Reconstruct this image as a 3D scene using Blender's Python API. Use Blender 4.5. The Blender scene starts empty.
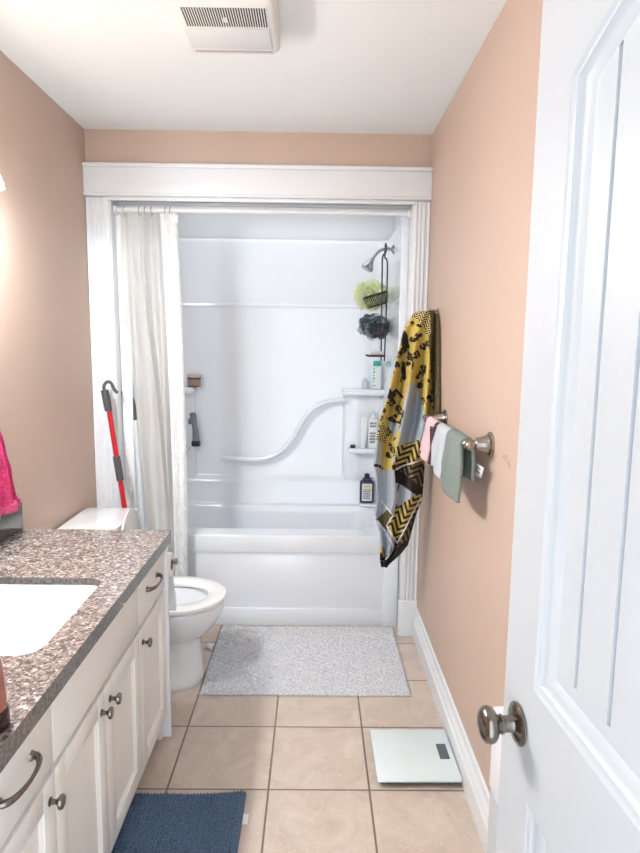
import bpy, bmesh, math, random
from mathutils import Vector, Matrix, noise
random.seed(7)
C = bpy.context.scene.collection
PI = math.pi
# ------------------------------------------------------------------ camera numbers
F, PITCH, YAW, ROLL = 608.43, .1318, .0097, -.0125
CAM = Vector((1.053, 0.0, 1.4372))
def ray(u, v):
    X = (u-320)/F; U = (426.5-v)/F
    cr, sr = math.cos(ROLL), math.sin(ROLL)
    x = X*cr+U*sr; up = -X*sr+U*cr
    cp, sp = math.cos(PITCH), math.sin(PITCH)
    y = cp+up*sp; z = -sp+up*cp
    cy, sy = math.cos(YAW), math.sin(YAW)
    return Vector((x*cy+y*sy, -x*sy+y*cy, z))
def at(u, v, Y):
    d = ray(u, v); return CAM+d*(Y/d.y)
def atx(u, v, X):
    d = ray(u, v); return CAM+d*((X-CAM.x)/d.x)

# ------------------------------------------------------------------ materials
MATS = {}
def newmat(name):
    m = bpy.data.materials.new(name); m.use_nodes = True
    nt = m.node_tree; b = nt.nodes['Principled BSDF']
    MATS[name] = m
    return m, nt, b
def L(nt, a, b): nt.links.new(a, b)
def N(nt, t, **kw):
    n = nt.nodes.new(t)
    for k, v in kw.items():
        if hasattr(n, k): setattr(n, k, v)
        else: n.inputs[k].default_value = v
    return n
def srgb(r, g, b):
    f = lambda c: (c/255/12.92) if c/255 <= .04045 else ((c/255+.055)/1.055)**2.4
    return (f(r), f(g), f(b), 1)
def plain(name, rgb, rough=.5, metal=0, noise_amt=0, nscale=8, bump=0, bscale=60, coat=0, spec=.5):
    m, nt, b = newmat(name)
    b.inputs['Base Color'].default_value = srgb(*rgb)
    b.inputs['Roughness'].default_value = rough
    b.inputs['Metallic'].default_value = metal
    b.inputs['Coat Weight'].default_value = coat
    b.inputs['Specular IOR Level'].default_value = spec
    tc = N(nt, 'ShaderNodeTexCoord')
    if noise_amt:
        n = N(nt, 'ShaderNodeTexNoise'); n.inputs['Scale'].default_value = nscale; n.inputs['Detail'].default_value = 4
        L(nt, tc.outputs['Object'], n.inputs['Vector'])
        r = N(nt, 'ShaderNodeValToRGB')
        c = [x for x in srgb(*rgb)]
        r.color_ramp.elements[0].position = .3; r.color_ramp.elements[1].position = .7
        r.color_ramp.elements[0].color = [max(0, x*(1-noise_amt)) for x in c[:3]]+[1]
        r.color_ramp.elements[1].color = [min(1, x*(1+noise_amt)) for x in c[:3]]+[1]
        L(nt, n.outputs['Fac'], r.inputs['Fac']); L(nt, r.outputs['Color'], b.inputs['Base Color'])
    if bump:
        n2 = N(nt, 'ShaderNodeTexNoise'); n2.inputs['Scale'].default_value = bscale; n2.inputs['Detail'].default_value = 3
        L(nt, tc.outputs['Object'], n2.inputs['Vector'])
        bp = N(nt, 'ShaderNodeBump'); bp.inputs['Strength'].default_value = bump; bp.inputs['Distance'].default_value = .01
        L(nt, n2.outputs['Fac'], bp.inputs['Height']); L(nt, bp.outputs['Normal'], b.inputs['Normal'])
    return m
def math_(nt, op, a, b=None, c=None):
    n = N(nt, 'ShaderNodeMath'); n.operation = op
    for i, v in enumerate((a, b, c)):
        if v is None: continue
        if isinstance(v, (int, float)): n.inputs[i].default_value = v
        else: L(nt, v, n.inputs[i])
    return n.outputs[0]
def mixc(nt, fac, a, b):
    n = N(nt, 'ShaderNodeMix'); n.data_type = 'RGBA'
    if isinstance(fac, (int, float)): n.inputs[0].default_value = fac
    else: L(nt, fac, n.inputs[0])
    for i, v in ((6, a), (7, b)):
        if isinstance(v, tuple): n.inputs[i].default_value = v
        else: L(nt, v, n.inputs[i])
    return n.outputs[2]

wall_paint = plain('wall_paint', (200, 176, 160), .55, noise_amt=.03, nscale=1.5, bump=.05, bscale=180)
ceil_paint = plain('ceiling_paint', (244, 249, 251), .8, noise_amt=.012, nscale=2, bump=.05, bscale=150)
trim_white = plain('trim_white', (232, 234, 236), .32, noise_amt=.01, nscale=6)
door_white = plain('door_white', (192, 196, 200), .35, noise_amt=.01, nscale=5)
acrylic = plain('white_acrylic', (238, 241, 246), .12, noise_amt=.008, nscale=3, coat=.3)
porcelain = plain('porcelain', (240, 241, 245), .10, noise_amt=.006, nscale=4, coat=.5)
seat_plastic = plain('seat_plastic', (238, 238, 238), .22, noise_amt=.006, nscale=4)
lid_shaded = plain('lid_shaded', (206, 204, 200), .25, noise_amt=.006, nscale=4)  # greyer than the seat: shade on the raised lid put into its colour
cab_white = plain('cabinet_white', (238, 235, 230), .38, noise_amt=.012, nscale=5)
alcove_white = plain('alcove_paint', (224, 226, 228), .6, noise_amt=.01, nscale=3)
nickel = plain('brushed_nickel', (168, 158, 148), .27, metal=1, noise_amt=.05, nscale=40)
pewter = plain('dark_nickel', (132, 125, 117), .2, metal=1, noise_amt=.05, nscale=40)
chrome = plain('dull_chrome', (175, 176, 180), .22, metal=1, noise_amt=.04, nscale=20)
black_wire = plain('black_wire', (28, 28, 30), .4, noise_amt=.1, nscale=50)
black_pl = plain('black_plastic', (24, 24, 26), .35, noise_amt=.1, nscale=50)
grey_rub = plain('grey_grip', (78, 78, 80), .55, noise_amt=.06, nscale=60)
red_pole = plain('red_pole', (196, 28, 38), .28, noise_amt=.03, nscale=30)
rod_white = plain('rod_white', (238, 238, 238), .3, noise_amt=.01, nscale=10)
paper = plain('paper', (246, 246, 248), .9, noise_amt=.01, nscale=30, bump=.15, bscale=200)
tag_white = plain('tag_white', (240, 240, 240), .8, noise_amt=.01, nscale=40)
fan_white = plain('fan_white', (232, 234, 234), .45, noise_amt=.012, nscale=10)
fan_lens = plain('fan_lens', (216, 219, 219), .35, noise_amt=.012, nscale=10)
slot_dark = plain('slot_dark', (70, 58, 52), .8, noise_amt=.1, nscale=40)
slot_grey = plain('slot_grey', (140, 132, 128), .8, noise_amt=.1, nscale=40)
glass_white = plain('scale_glass', (226, 238, 240), .12, noise_amt=.01, nscale=5, coat=.6)
lcd = plain('lcd', (92, 104, 108), .15, noise_amt=.04, nscale=30)
dark_base = plain('dark_base', (60, 60, 62), .5, noise_amt=.05, nscale=30)
bin_white = plain('bin_white', (238, 238, 244), .35, noise_amt=.01, nscale=8)
terry_green = plain('terry_green', (148, 160, 152), .95, noise_amt=.14, nscale=120, bump=1.0, bscale=260)
terry_green_d = plain('terry_green_edge', (70, 84, 76), .95, noise_amt=.14, nscale=120, bump=1.0, bscale=260)
terry_white = plain('terry_white', (226, 231, 238), .95, noise_amt=.04, nscale=120, bump=1.0, bscale=260)
pink_cloth = plain('pink_cloth', (236, 204, 208), .9, noise_amt=.05, nscale=60, bump=.6, bscale=200)
plum_cloth = plain('plum_cloth', (84, 52, 58), .9, noise_amt=.6, nscale=60, bump=.6, bscale=200)
hot_pink = plain('hot_pink_terry', (232, 66, 130), .95, noise_amt=.22, nscale=90, bump=1.0, bscale=220)
hot_pink_b = plain('hot_pink_band', (236, 92, 144), .95, noise_amt=.3, nscale=160, bump=1.0, bscale=260)
amber = plain('amber_bottle', (150, 82, 62), .15, noise_amt=.25, nscale=14, coat=.4)
amber_d = plain('dark_liquid', (44, 20, 18), .2, noise_amt=.3, nscale=14)
navy = plain('navy_plastic', (44, 38, 92), .2, noise_amt=.08, nscale=20, coat=.3)
label_m = plain('label_white', (226, 224, 216), .6, noise_amt=.03, nscale=60)
label_y = plain('label_yellow', (214, 206, 130), .6, noise_amt=.05, nscale=60)
teal_m = plain('teal_print', (60, 180, 160), .5, noise_amt=.08, nscale=60)
ink = plain('ink', (90, 92, 98), .7, noise_amt=.1, nscale=80)
bottle_white = plain('bottle_white', (232, 234, 234), .25, noise_amt=.01, nscale=20)
clear_pl = plain('clear_plastic', (206, 212, 216), .15, noise_amt=.03, nscale=20)
brown_jar = plain('jar_brown', (150, 126, 114), .3, noise_amt=.08, nscale=20)
brown_band = plain('jar_band', (92, 54, 44), .4, noise_amt=.1, nscale=20)
beige = plain('jar_lid', (206, 192, 178), .3, noise_amt=.03, nscale=20)
trim_grey = plain('razor_grey', (124, 126, 132), .35, noise_amt=.06, nscale=20)
loofah_y = plain('loofah_yellow', (238, 246, 196), .8, noise_amt=.1, nscale=40)
loofah_g = plain('loofah_grey', (72, 88, 96), .8, noise_amt=.3, nscale=30)
loofah_t = plain('loofah_teal', (48, 104, 108), .8, noise_amt=.25, nscale=30)
for m, a in ((loofah_y, .6), (loofah_g, .85), (clear_pl, .55)):
    m.node_tree.nodes['Principled BSDF'].inputs['Alpha'].default_value = a
soap_m = plain('soap_bar', (196, 190, 182), .5, noise_amt=.1, nscale=40)
scuff = plain('scuff_plaster', (178, 150, 132), .8, noise_amt=.25, nscale=200)

def tile_mat():
    m, nt, b = newmat('floor_tile')
    tc = N(nt, 'ShaderNodeTexCoord'); mp = N(nt, 'ShaderNodeMapping')
    L(nt, tc.outputs['Object'], mp.inputs['Vector'])
    mp.inputs['Location'].default_value = (-.5871, -2.1434, 0)
    sp = N(nt, 'ShaderNodeSeparateXYZ'); L(nt, mp.outputs[0], sp.inputs[0])
    T = .33
    def edge(o):
        a = math_(nt, 'DIVIDE', o, T); fr = math_(nt, 'FRACT', math_(nt, 'ADD', a, 20.5))
        return math_(nt, 'ABSOLUTE', math_(nt, 'SUBTRACT', fr, .5))
    e = math_(nt, 'MINIMUM', edge(sp.outputs[0]), edge(sp.outputs[1]))
    g = N(nt, 'ShaderNodeMapRange'); L(nt, e, g.inputs[0])
    g.inputs[1].default_value = .0065; g.inputs[2].default_value = .0125
    fx = math_(nt, 'FLOOR', math_(nt, 'ADD', math_(nt, 'DIVIDE', sp.outputs[0], T), 20)); fy = math_(nt, 'FLOOR', math_(nt, 'ADD', math_(nt, 'DIVIDE', sp.outputs[1], T), 20))
    cv = N(nt, 'ShaderNodeCombineXYZ'); L(nt, math_(nt, 'MULTIPLY', fx, 3.7), cv.inputs[0]); L(nt, math_(nt, 'MULTIPLY', fy, 5.3), cv.inputs[1])
    va = N(nt, 'ShaderNodeVectorMath'); va.operation = 'ADD'; L(nt, tc.outputs['Object'], va.inputs[0]); L(nt, cv.outputs[0], va.inputs[1])
    n1 = N(nt, 'ShaderNodeTexNoise', Scale=7.0, Detail=8.0, Roughness=.65, Distortion=1.2); L(nt, va.outputs[0], n1.inputs['Vector'])
    n2 = N(nt, 'ShaderNodeTexNoise', Scale=38.0, Detail=5.0, Roughness=.6, Distortion=2.5); L(nt, va.outputs[0], n2.inputs['Vector'])
    r = N(nt, 'ShaderNodeValToRGB'); L(nt, n1.outputs['Fac'], r.inputs[0])
    r.color_ramp.elements[0].position = .3; r.color_ramp.elements[0].color = srgb(194, 177, 162)
    r.color_ramp.elements[1].position = .72; r.color_ramp.elements[1].color = srgb(218, 204, 191)
    r2 = N(nt, 'ShaderNodeValToRGB'); L(nt, n2.outputs['Fac'], r2.inputs[0])
    r2.color_ramp.elements[0].position = .56; r2.color_ramp.elements[0].color = (0, 0, 0, 1)
    r2.color_ramp.elements[1].position = .72; r2.color_ramp.elements[1].color = (.55, .55, .55, 1)
    c = mixc(nt, r2.outputs[0], r.outputs[0], srgb(236, 222, 208))
    c = mixc(nt, g.outputs[0], srgb(120, 106, 94), c)
    L(nt, c, b.inputs['Base Color'])
    b.inputs['Roughness'].default_value = .32
    bp = N(nt, 'ShaderNodeBump', Strength=.5, Distance=.003)
    h = math_(nt, 'ADD', g.outputs[0], math_(nt, 'MULTIPLY', n1.outputs['Fac'], .25)); L(nt, h, bp.inputs['Height'])
    L(nt, bp.outputs[0], b.inputs['Normal'])
    return m
floor_tile = tile_mat()

def granite():
    m, nt, b = newmat('granite')
    tc = N(nt, 'ShaderNodeTexCoord')
    nz = N(nt, 'ShaderNodeTexNoise', Scale=60.0, Detail=3.0); L(nt, tc.outputs['Object'], nz.inputs['Vector'])
    ad = N(nt, 'ShaderNodeVectorMath'); ad.operation = 'MULTIPLY_ADD'
    L(nt, nz.outputs['Color'], ad.inputs[0]); ad.inputs[1].default_value = (.012,)*3; L(nt, tc.outputs['Object'], ad.inputs[2])
    v = N(nt, 'ShaderNodeTexVoronoi', Scale=135.0); L(nt, ad.outputs[0], v.inputs['Vector'])
    s = N(nt, 'ShaderNodeSeparateColor'); L(nt, v.outputs['Color'], s.inputs[0])
    r = N(nt, 'ShaderNodeValToRGB'); L(nt, s.outputs[0], r.inputs[0]); r.color_ramp.interpolation = 'CONSTANT'
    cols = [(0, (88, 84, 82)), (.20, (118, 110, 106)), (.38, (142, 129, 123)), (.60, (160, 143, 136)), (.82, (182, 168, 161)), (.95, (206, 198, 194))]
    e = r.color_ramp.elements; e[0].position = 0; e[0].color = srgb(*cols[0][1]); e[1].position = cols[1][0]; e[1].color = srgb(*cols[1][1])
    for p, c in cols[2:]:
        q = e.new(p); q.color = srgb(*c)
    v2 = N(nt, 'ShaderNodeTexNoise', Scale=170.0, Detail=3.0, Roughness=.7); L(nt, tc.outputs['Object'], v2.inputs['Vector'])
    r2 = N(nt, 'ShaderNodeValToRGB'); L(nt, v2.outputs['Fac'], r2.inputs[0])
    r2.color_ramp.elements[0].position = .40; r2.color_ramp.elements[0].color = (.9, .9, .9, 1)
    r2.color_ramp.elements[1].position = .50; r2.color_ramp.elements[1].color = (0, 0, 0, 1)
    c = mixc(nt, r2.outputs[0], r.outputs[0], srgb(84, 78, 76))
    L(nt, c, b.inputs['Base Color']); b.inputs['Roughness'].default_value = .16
    return m
gran = granite()
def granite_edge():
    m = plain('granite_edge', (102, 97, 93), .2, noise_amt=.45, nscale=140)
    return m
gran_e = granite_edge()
gran_d = plain('granite_dark_reflection', (70, 70, 67), .18, noise_amt=.4, nscale=120)  # backsplash granite, with its dark reflection put into the colour

def leopard():
    m, nt, b = newmat('towel_leopard')
    uv = N(nt, 'ShaderNodeUVMap')
    nz = N(nt, 'ShaderNodeTexNoise', Scale=16.0, Detail=2.0); L(nt, uv.outputs[0], nz.inputs['Vector'])
    ad = N(nt, 'ShaderNodeVectorMath'); ad.operation = 'MULTIPLY_ADD'
    L(nt, nz.outputs['Color'], ad.inputs[0]); ad.inputs[1].default_value = (.06,)*3; L(nt, uv.outputs[0], ad.inputs[2])
    v = N(nt, 'ShaderNodeTexVoronoi', Scale=7.5); L(nt, ad.outputs[0], v.inputs['Vector'])
    d = v.outputs['Distance']
    nz2 = N(nt, 'ShaderNodeTexNoise', Scale=22.0, Detail=1.0); L(nt, uv.outputs[0], nz2.inputs['Vector'])
    ring = math_(nt, 'MULTIPLY', math_(nt, 'GREATER_THAN', d, .15), math_(nt, 'LESS_THAN', d, .44))
    ring = math_(nt, 'MULTIPLY', ring, math_(nt, 'GREATER_THAN', nz2.outputs['Fac'], .38))
    core = math_(nt, 'LESS_THAN', d, .17)
    n3 = N(nt, 'ShaderNodeTexNoise', Scale=3.0); L(nt, uv.outputs[0], n3.inputs['Vector'])
    yel = mixc(nt, n3.outputs['Fac'], srgb(190, 164, 78), srgb(204, 180, 98))
    c = mixc(nt, core, yel, srgb(150, 112, 60)); c = mixc(nt, ring, c, srgb(34, 26, 26))
    L(nt, c, b.inputs['Base Color']); b.inputs['Roughness'].default_value = .95
    return m
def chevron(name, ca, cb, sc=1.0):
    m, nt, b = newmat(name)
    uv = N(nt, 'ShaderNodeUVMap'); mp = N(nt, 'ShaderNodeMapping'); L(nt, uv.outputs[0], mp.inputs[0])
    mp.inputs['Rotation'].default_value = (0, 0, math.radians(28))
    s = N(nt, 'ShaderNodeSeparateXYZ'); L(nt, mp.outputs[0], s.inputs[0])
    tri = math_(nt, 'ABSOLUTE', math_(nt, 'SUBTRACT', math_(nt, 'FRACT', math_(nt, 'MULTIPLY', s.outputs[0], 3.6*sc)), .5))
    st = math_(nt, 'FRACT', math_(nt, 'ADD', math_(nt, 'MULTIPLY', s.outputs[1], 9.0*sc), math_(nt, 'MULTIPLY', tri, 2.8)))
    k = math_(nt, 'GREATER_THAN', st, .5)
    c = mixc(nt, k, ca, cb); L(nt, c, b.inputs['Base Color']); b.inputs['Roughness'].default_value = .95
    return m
leo = leopard()
chev = chevron('towel_chevron', srgb(30, 24, 26), srgb(206, 180, 96))
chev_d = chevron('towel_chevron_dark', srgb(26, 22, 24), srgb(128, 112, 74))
stripe = chevron('towel_stripe', srgb(34, 28, 28), srgb(208, 190, 130), 2.2)
tgrey = plain('towel_grey', (178, 186, 196), .95, noise_amt=.05, nscale=50, bump=.6, bscale=220)
tblack = plain('towel_black', (34, 28, 30), .95, noise_amt=.2, nscale=60, bump=.4, bscale=220)
tolive = plain('towel_olive', (92, 78, 48), .95, noise_amt=.35, nscale=90, bump=.5, bscale=220)
them = plain('towel_hem', (224, 224, 220), .9, noise_amt=.03, nscale=90)

def curtain_mat():
    m, nt, b = newmat('curtain_fabric')
    uv = N(nt, 'ShaderNodeUVMap')
    mp = N(nt, 'ShaderNodeMapping'); mp.inputs['Scale'].default_value = (26, 90, 1); L(nt, uv.outputs[0], mp.inputs[0])
    n = N(nt, 'ShaderNodeTexNoise', Scale=1.0, Detail=3.0, Distortion=.6); L(nt, mp.outputs[0], n.inputs['Vector'])
    n2 = N(nt, 'ShaderNodeTexNoise', Scale=5.0, Detail=2.0); L(nt, uv.outputs[0], n2.inputs['Vector'])
    c = mixc(nt, n2.outputs['Fac'], srgb(244, 243, 240), srgb(236, 231, 221)); L(nt, c, b.inputs['Base Color'])
    b.inputs['Roughness'].default_value = .45
    b.inputs['Alpha'].default_value = .62
    bp = N(nt, 'ShaderNodeBump', Strength=.55, Distance=.006); L(nt, n.outputs['Fac'], bp.inputs['Height']); L(nt, bp.outputs[0], b.inputs['Normal'])
    tr = N(nt, 'ShaderNodeBsdfTranslucent'); L(nt, c, tr.inputs[0])
    mx = N(nt, 'ShaderNodeMixShader'); mx.inputs[0].default_value = .2
    L(nt, b.outputs[0], mx.inputs[1]); L(nt, tr.outputs[0], mx.inputs[2])
    L(nt, mx.outputs[0], nt.nodes['Material Output'].inputs['Surface'])
    return m
curt = curtain_mat()
curt_lace = plain('curtain_lace', (244, 244, 243), .5, noise_amt=.02, nscale=40, bump=.6, bscale=90)
def emis(name, rgb, s):
    m, nt, b = newmat(name)
    b.inputs['Base Color'].default_value = srgb(*rgb)
    b.inputs['Emission Color'].default_value = srgb(*rgb); b.inputs['Emission Strength'].default_value = s
    return m
shade_glow = emis('lit_glass_shade', (255, 246, 232), 6)

def rug_mat(name, a, b_, sc):
    m, nt, b = newmat(name)
    tc = N(nt, 'ShaderNodeTexCoord')
    n = N(nt, 'ShaderNodeTexNoise', Scale=sc, Detail=3.0); L(nt, tc.outputs['Object'], n.inputs['Vector'])
    r = N(nt, 'ShaderNodeValToRGB'); L(nt, n.outputs['Fac'], r.inputs[0])
    r.color_ramp.elements[0].position = .3; r.color_ramp.elements[0].color = srgb(*a)
    r.color_ramp.elements[1].position = .65; r.color_ramp.elements[1].color = srgb(*b_)
    L(nt, r.outputs[0], b.inputs['Base Color']); b.inputs['Roughness'].default_value = .95
    bp = N(nt, 'ShaderNodeBump', Strength=.7, Distance=.006); L(nt, n.outputs['Fac'], bp.inputs['Height']); L(nt, bp.outputs[0], b.inputs['Normal'])
    return m
mat_grey = rug_mat('bath_mat_grey', (180, 181, 186), (230, 231, 234), 160)
mat_blue = rug_mat('bath_rug_blue', (62, 84, 112), (112, 136, 164), 200)

# ------------------------------------------------------------------ mesh helpers
def link(name, bm, mat, parent=None, smooth=38, mats=None):
    bmesh.ops.recalc_face_normals(bm, faces=bm.faces[:])
    me = bpy.data.meshes.new(name); bm.to_mesh(me); bm.free()
    for mm in (mats or [mat]): me.materials.append(mm)
    me.polygons.foreach_set('use_smooth', [True]*len(me.polygons))
    me.set_sharp_from_angle(angle=math.radians(smooth))
    o = bpy.data.objects.new(name, me); C.objects.link(o)
    if parent is not None:
        o.parent = parent
        o.matrix_parent_inverse = Matrix.Translation(parent.location).inverted()
    return o
def BM(): return bmesh.new()
def box(bm, x0, x1, y0, y1, z0, z1, bev=0, seg=2, M=None):
    t = bmesh.new()
    vs = [t.verts.new((x, y, z)) for x in (x0, x1) for y in (y0, y1) for z in (z0, z1)]
    for f in ((0, 1, 3, 2), (4, 6, 7, 5), (0, 4, 5, 1), (2, 3, 7, 6), (0, 2, 6, 4), (1, 5, 7, 3)):
        t.faces.new([vs[i] for i in f])
    if bev: bmesh.ops.bevel(t, geom=t.edges[:], offset=bev, segments=seg, profile=.5, affect='EDGES')
    if M is not None: t.transform(M)
    merge(bm, t)
    return bm
def merge(bm, t):
    me = bpy.data.meshes.new('tmp'); t.to_mesh(me); t.free(); bm.from_mesh(me); bpy.data.meshes.remove(me)
def loft(bm, rings, cap=(True, True), close=True):
    vr = [[bm.verts.new(p) for p in r] for r in rings]
    n = len(vr[0])
    for a, b in zip(vr, vr[1:]):
        for i in range(n if close else n-1):
            j = (i+1) % n
            bm.faces.new((a[i], a[j], b[j], b[i]))
    if cap[0]: bm.faces.new(list(reversed(vr[0])))
    if cap[1]: bm.faces.new(vr[-1])
    return vr
def lathe(bm, prof, M=None, n=28, cap=(True, True)):
    t = bmesh.new()
    rings = [[(r*math.cos(2*PI*i/n), r*math.sin(2*PI*i/n), h) for i in range(n)] for r, h in prof]
    loft(t, rings, cap)
    if M is not None: t.transform(M)
    merge(bm, t)
def tube(bm, pts, r, n=10, cap=True, closed=False):
    pts = [Vector(p) for p in pts]
    rr = r if isinstance(r, (list, tuple)) else [r]*len(pts)
    t = bmesh.new(); rings = []
    up = None
    for i, p in enumerate(pts):
        if closed: d = pts[(i+1) % len(pts)]-pts[i-1]
        else: d = pts[min(i+1, len(pts)-1)]-pts[max(i-1, 0)]
        d.normalize()
        if up is None:
            up = Vector((0, 0, 1)) if abs(d.z) < .9 else Vector((1, 0, 0))
        s = d.cross(up).normalized(); up = s.cross(d).normalized()
        rings.append([p+s*(rr[i]*math.cos(2*PI*k/n))+up*(rr[i]*math.sin(2*PI*k/n)) for k in range(n)])
    if closed:
        rings.append(rings[0]); loft(t, rings, (False, False)); bmesh.ops.remove_doubles(t, verts=t.verts[:], dist=1e-6)
    else: loft(t, rings, (cap, cap))
    merge(bm, t)
def smooth_path(pts, k=6):
    pts = [Vector(p) for p in pts]; out = []
    for i in range(len(pts)-1):
        p0 = pts[max(i-1, 0)]; p1 = pts[i]; p2 = pts[i+1]; p3 = pts[min(i+2, len(pts)-1)]
        for j in range(k):
            t = j/k
            out.append(.5*((2*p1)+(p2-p0)*t+(2*p0-5*p1+4*p2-p3)*t*t+(3*p1-p0-3*p2+p3)*t**3))
    out.append(pts[-1]); return out
def egg(cx, cy, z, xb, xf, hw, n=44, p=2.0, pb=2.0):
    # closed outline: back reach xb, front reach xf, half width hw
    out = []
    for i in range(n):
        a = 2*PI*i/n; c, s = math.cos(a), math.sin(a)
        e = p if c > 0 else pb
        r = (abs(c)**e+abs(s)**e)**(-1/e)
        out.append((cx+r*c*(xf if c > 0 else xb), cy+r*s*hw, z))
    return out
def rrect(cx, cy, hx, hy, r, n=64, z=0, angs=None):
    pts = []
    if angs is None: angs = [2*PI*i/n for i in range(n)]
    for a in angs:
        c, s = math.cos(a), math.sin(a); lo, hi = 0, hx+hy+1
        for _ in range(34):
            m = (lo+hi)/2; qx = abs(c*m)-(hx-r); qy = abs(s*m)-(hy-r)
            d = math.hypot(max(qx, 0), max(qy, 0))+min(max(qx, qy), 0)-r
            if d > 0: hi = m
            else: lo = m
        pts.append((cx+c*lo, cy+s*lo, z))
    return pts
def holed_plate(bm, x0, x1, y0, y1, z0, z1, hcx, hcy, hhx, hhy, hr, n=72):
    # slab with a rounded rectangular hole; the rays from the hole centre include the slab corners
    corners = [math.atan2(y-hcy, x-hcx) % (2*PI) for x in (x0, x1) for y in (y0, y1)]
    angs = sorted(set([2*PI*i/n for i in range(n)]+corners))
    inner = rrect(hcx, hcy, hhx, hhy, hr, angs=angs)
    outer = []
    for a in angs:
        c, s = math.cos(a), math.sin(a); t = 1e9
        if c > 1e-9: t = min(t, (x1-hcx)/c)
        if c < -1e-9: t = min(t, (x0-hcx)/c)
        if s > 1e-9: t = min(t, (y1-hcy)/s)
        if s < -1e-9: t = min(t, (y0-hcy)/s)
        outer.append((hcx+c*t, hcy+s*t))
    rings = [[(p[0], p[1], z1) for p in inner], [(p[0], p[1], z1) for p in outer], [(p[0], p[1], z0) for p in outer], [(p[0], p[1], z0) for p in inner]]
    rings.append(rings[0])
    t = bmesh.new(); loft(t, rings, (False, False)); bmesh.ops.remove_doubles(t, verts=t.verts[:], dist=1e-6)
    merge(bm, t)
def empty(name, loc):
    o = bpy.data.objects.new(name, None); C.objects.link(o); o.location = loc; o.empty_display_size = .05
    return o
def tag(o, label=None, cat=None, group=None, kind=None):
    if label: o['label'] = label
    if cat: o['category'] = cat
    if group: o['group'] = group
    if kind: o['kind'] = kind
    return o
def thing(name, loc, label, cat, group=None): return tag(empty(name, loc), label, cat, group)
def struct(name, bm, mat, **k):
    return tag(link(name, bm, mat, **k), kind='structure')
def Mrot(loc, axis_to):   # z axis of the shape turned towards axis_to
    return Matrix.Translation(loc) @ Vector((0, 0, 1)).rotation_difference(Vector(axis_to)).to_matrix().to_4x4()

W, YB, ZC = 1.575, 2.908, 2.394
YT = 2.985        # front plane of the tub
# ------------------------------------------------------------------ room
b = BM(); box(b, -.1, W+.1, -.12, 3.76, -.05, 0); fl = struct('floor', b, floor_tile)
b = BM(); box(b, -.1, W+.1, -.12, YB, ZC, ZC+.05); struct('ceiling', b, ceil_paint)
b = BM(); box(b, -.1, 0, -.12, YB+.077, 0, ZC); struct('wall_left', b, wall_paint)
b = BM(); box(b, W, W+.1, -.12, YB+.077, 0, ZC); struct('wall_right', b, wall_paint)
b = BM(); box(b, 0, .108, YB, YT-.002, 0, ZC); box(b, 1.502, W, YB, YT-.002, 0, ZC); box(b, .108, 1.502, YB, YT-.002, 2.09, ZC)
struct('wall_back', b, wall_paint)
b = BM(); box(b, 0, .53, -.12, 0, 0, ZC); box(b, 1.372, W, -.12, 0, 0, ZC); box(b, .53, 1.372, -.12, 0, 2.05, ZC); struct('wall_front', b, wall_paint)
# alcove above / around the surround
b = BM()
box(b, -.02, .06, YT, 3.76, 0, ZC); box(b, 1.515, 1.6, YT, 3.76, 0, ZC); box(b, .06, 1.515, 3.70, 3.76, 0, ZC)
struct('wall_alcove', b, alcove_white)
b = BM(); box(b, .06, 1.515, YT, 3.70, 2.36, ZC); tag(link('ceiling_alcove', b, alcove_white), kind='structure')

# casing: head board, side casings, plinth, jambs
b = BM()
box(b, .001, 1.574, 2.868, YB, 2.112, 2.222, .002); box(b, .001, 1.5745, 2.858, YB, 2.222, 2.240, .004)
box(b, .001, 1.5745, 2.860, YB, 2.098, 2.112, .004); box(b, .10, 1.505, 2.876, YB, 2.080, 2.098, .004)
struct('trim_1', b, trim_white)
def casing(x0, x1, z0, z1, flip):
    b = BM(); w = x1-x0
    # fluted profile across x, depth from wall
    prof = [(0, .0), (0, .022), (.10, .026), (.18, .026), (.22, .020), (.30, .020), (.34, .025), (.44, .025), (.48, .019), (.56, .019), (.60, .024), (.70, .024), (.75, .018), (.88, .016), (.93, .021), (1, .021), (1, .0)]
    if flip: prof = [(1-a, d) for a, d in reversed(prof)]
    r0 = [(x0+w*a, YB-d, z0) for a, d in prof]; r1 = [(x0+w*a, YB-d, z1) for a, d in prof]
    loft(b, [r0, r1]); return b
struct('trim_2', casing(.002, .108, .185, 2.096, True), trim_white)
struct('trim_3', casing(1.500, 1.573, .185, 2.096, False), trim_white)
b = BM(); box(b, 1.482, 1.5745, 2.875, YB, 0, .185, .003); struct('trim_4', b, trim_white)
b = BM(); box(b, .002, .116, 2.875, YB, 0, .185, .003); struct('trim_5', b, trim_white)
b = BM()
box(b, .108, .116, YB-.02, YT, 0, 2.09, .002); box(b, 1.494, 1.502, YB-.02, YT, 0, 2.09, .002)
box(b, .116, 1.494, YB-.02, YT, 2.080, 2.09, .001); box(b, .116, 1.494, YT-.012, YT, 2.055, 2.080, .003)
struct('trim_6', b, trim_white)
# baseboard on the right wall
b = BM()
prof = [(0, 0), (.018, 0), (.018, .078), (.012, .084), (.012, .094), (.017, .100), (.017, .108), (.010, .118), (.006, .124), (.006, .136), (.009, .140), (.008, .150), (0, .153)]
loft(b, [[(W-d, y, z) for d, z in prof] for y in (.02, 2.875)])
struct('baseboard_right', b, trim_white)
b = BM(); loft(b, [[(d, y, z) for d, z in prof] for y in (2.07, 2.875)]); struct('baseboard_left', b, trim_white)

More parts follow.
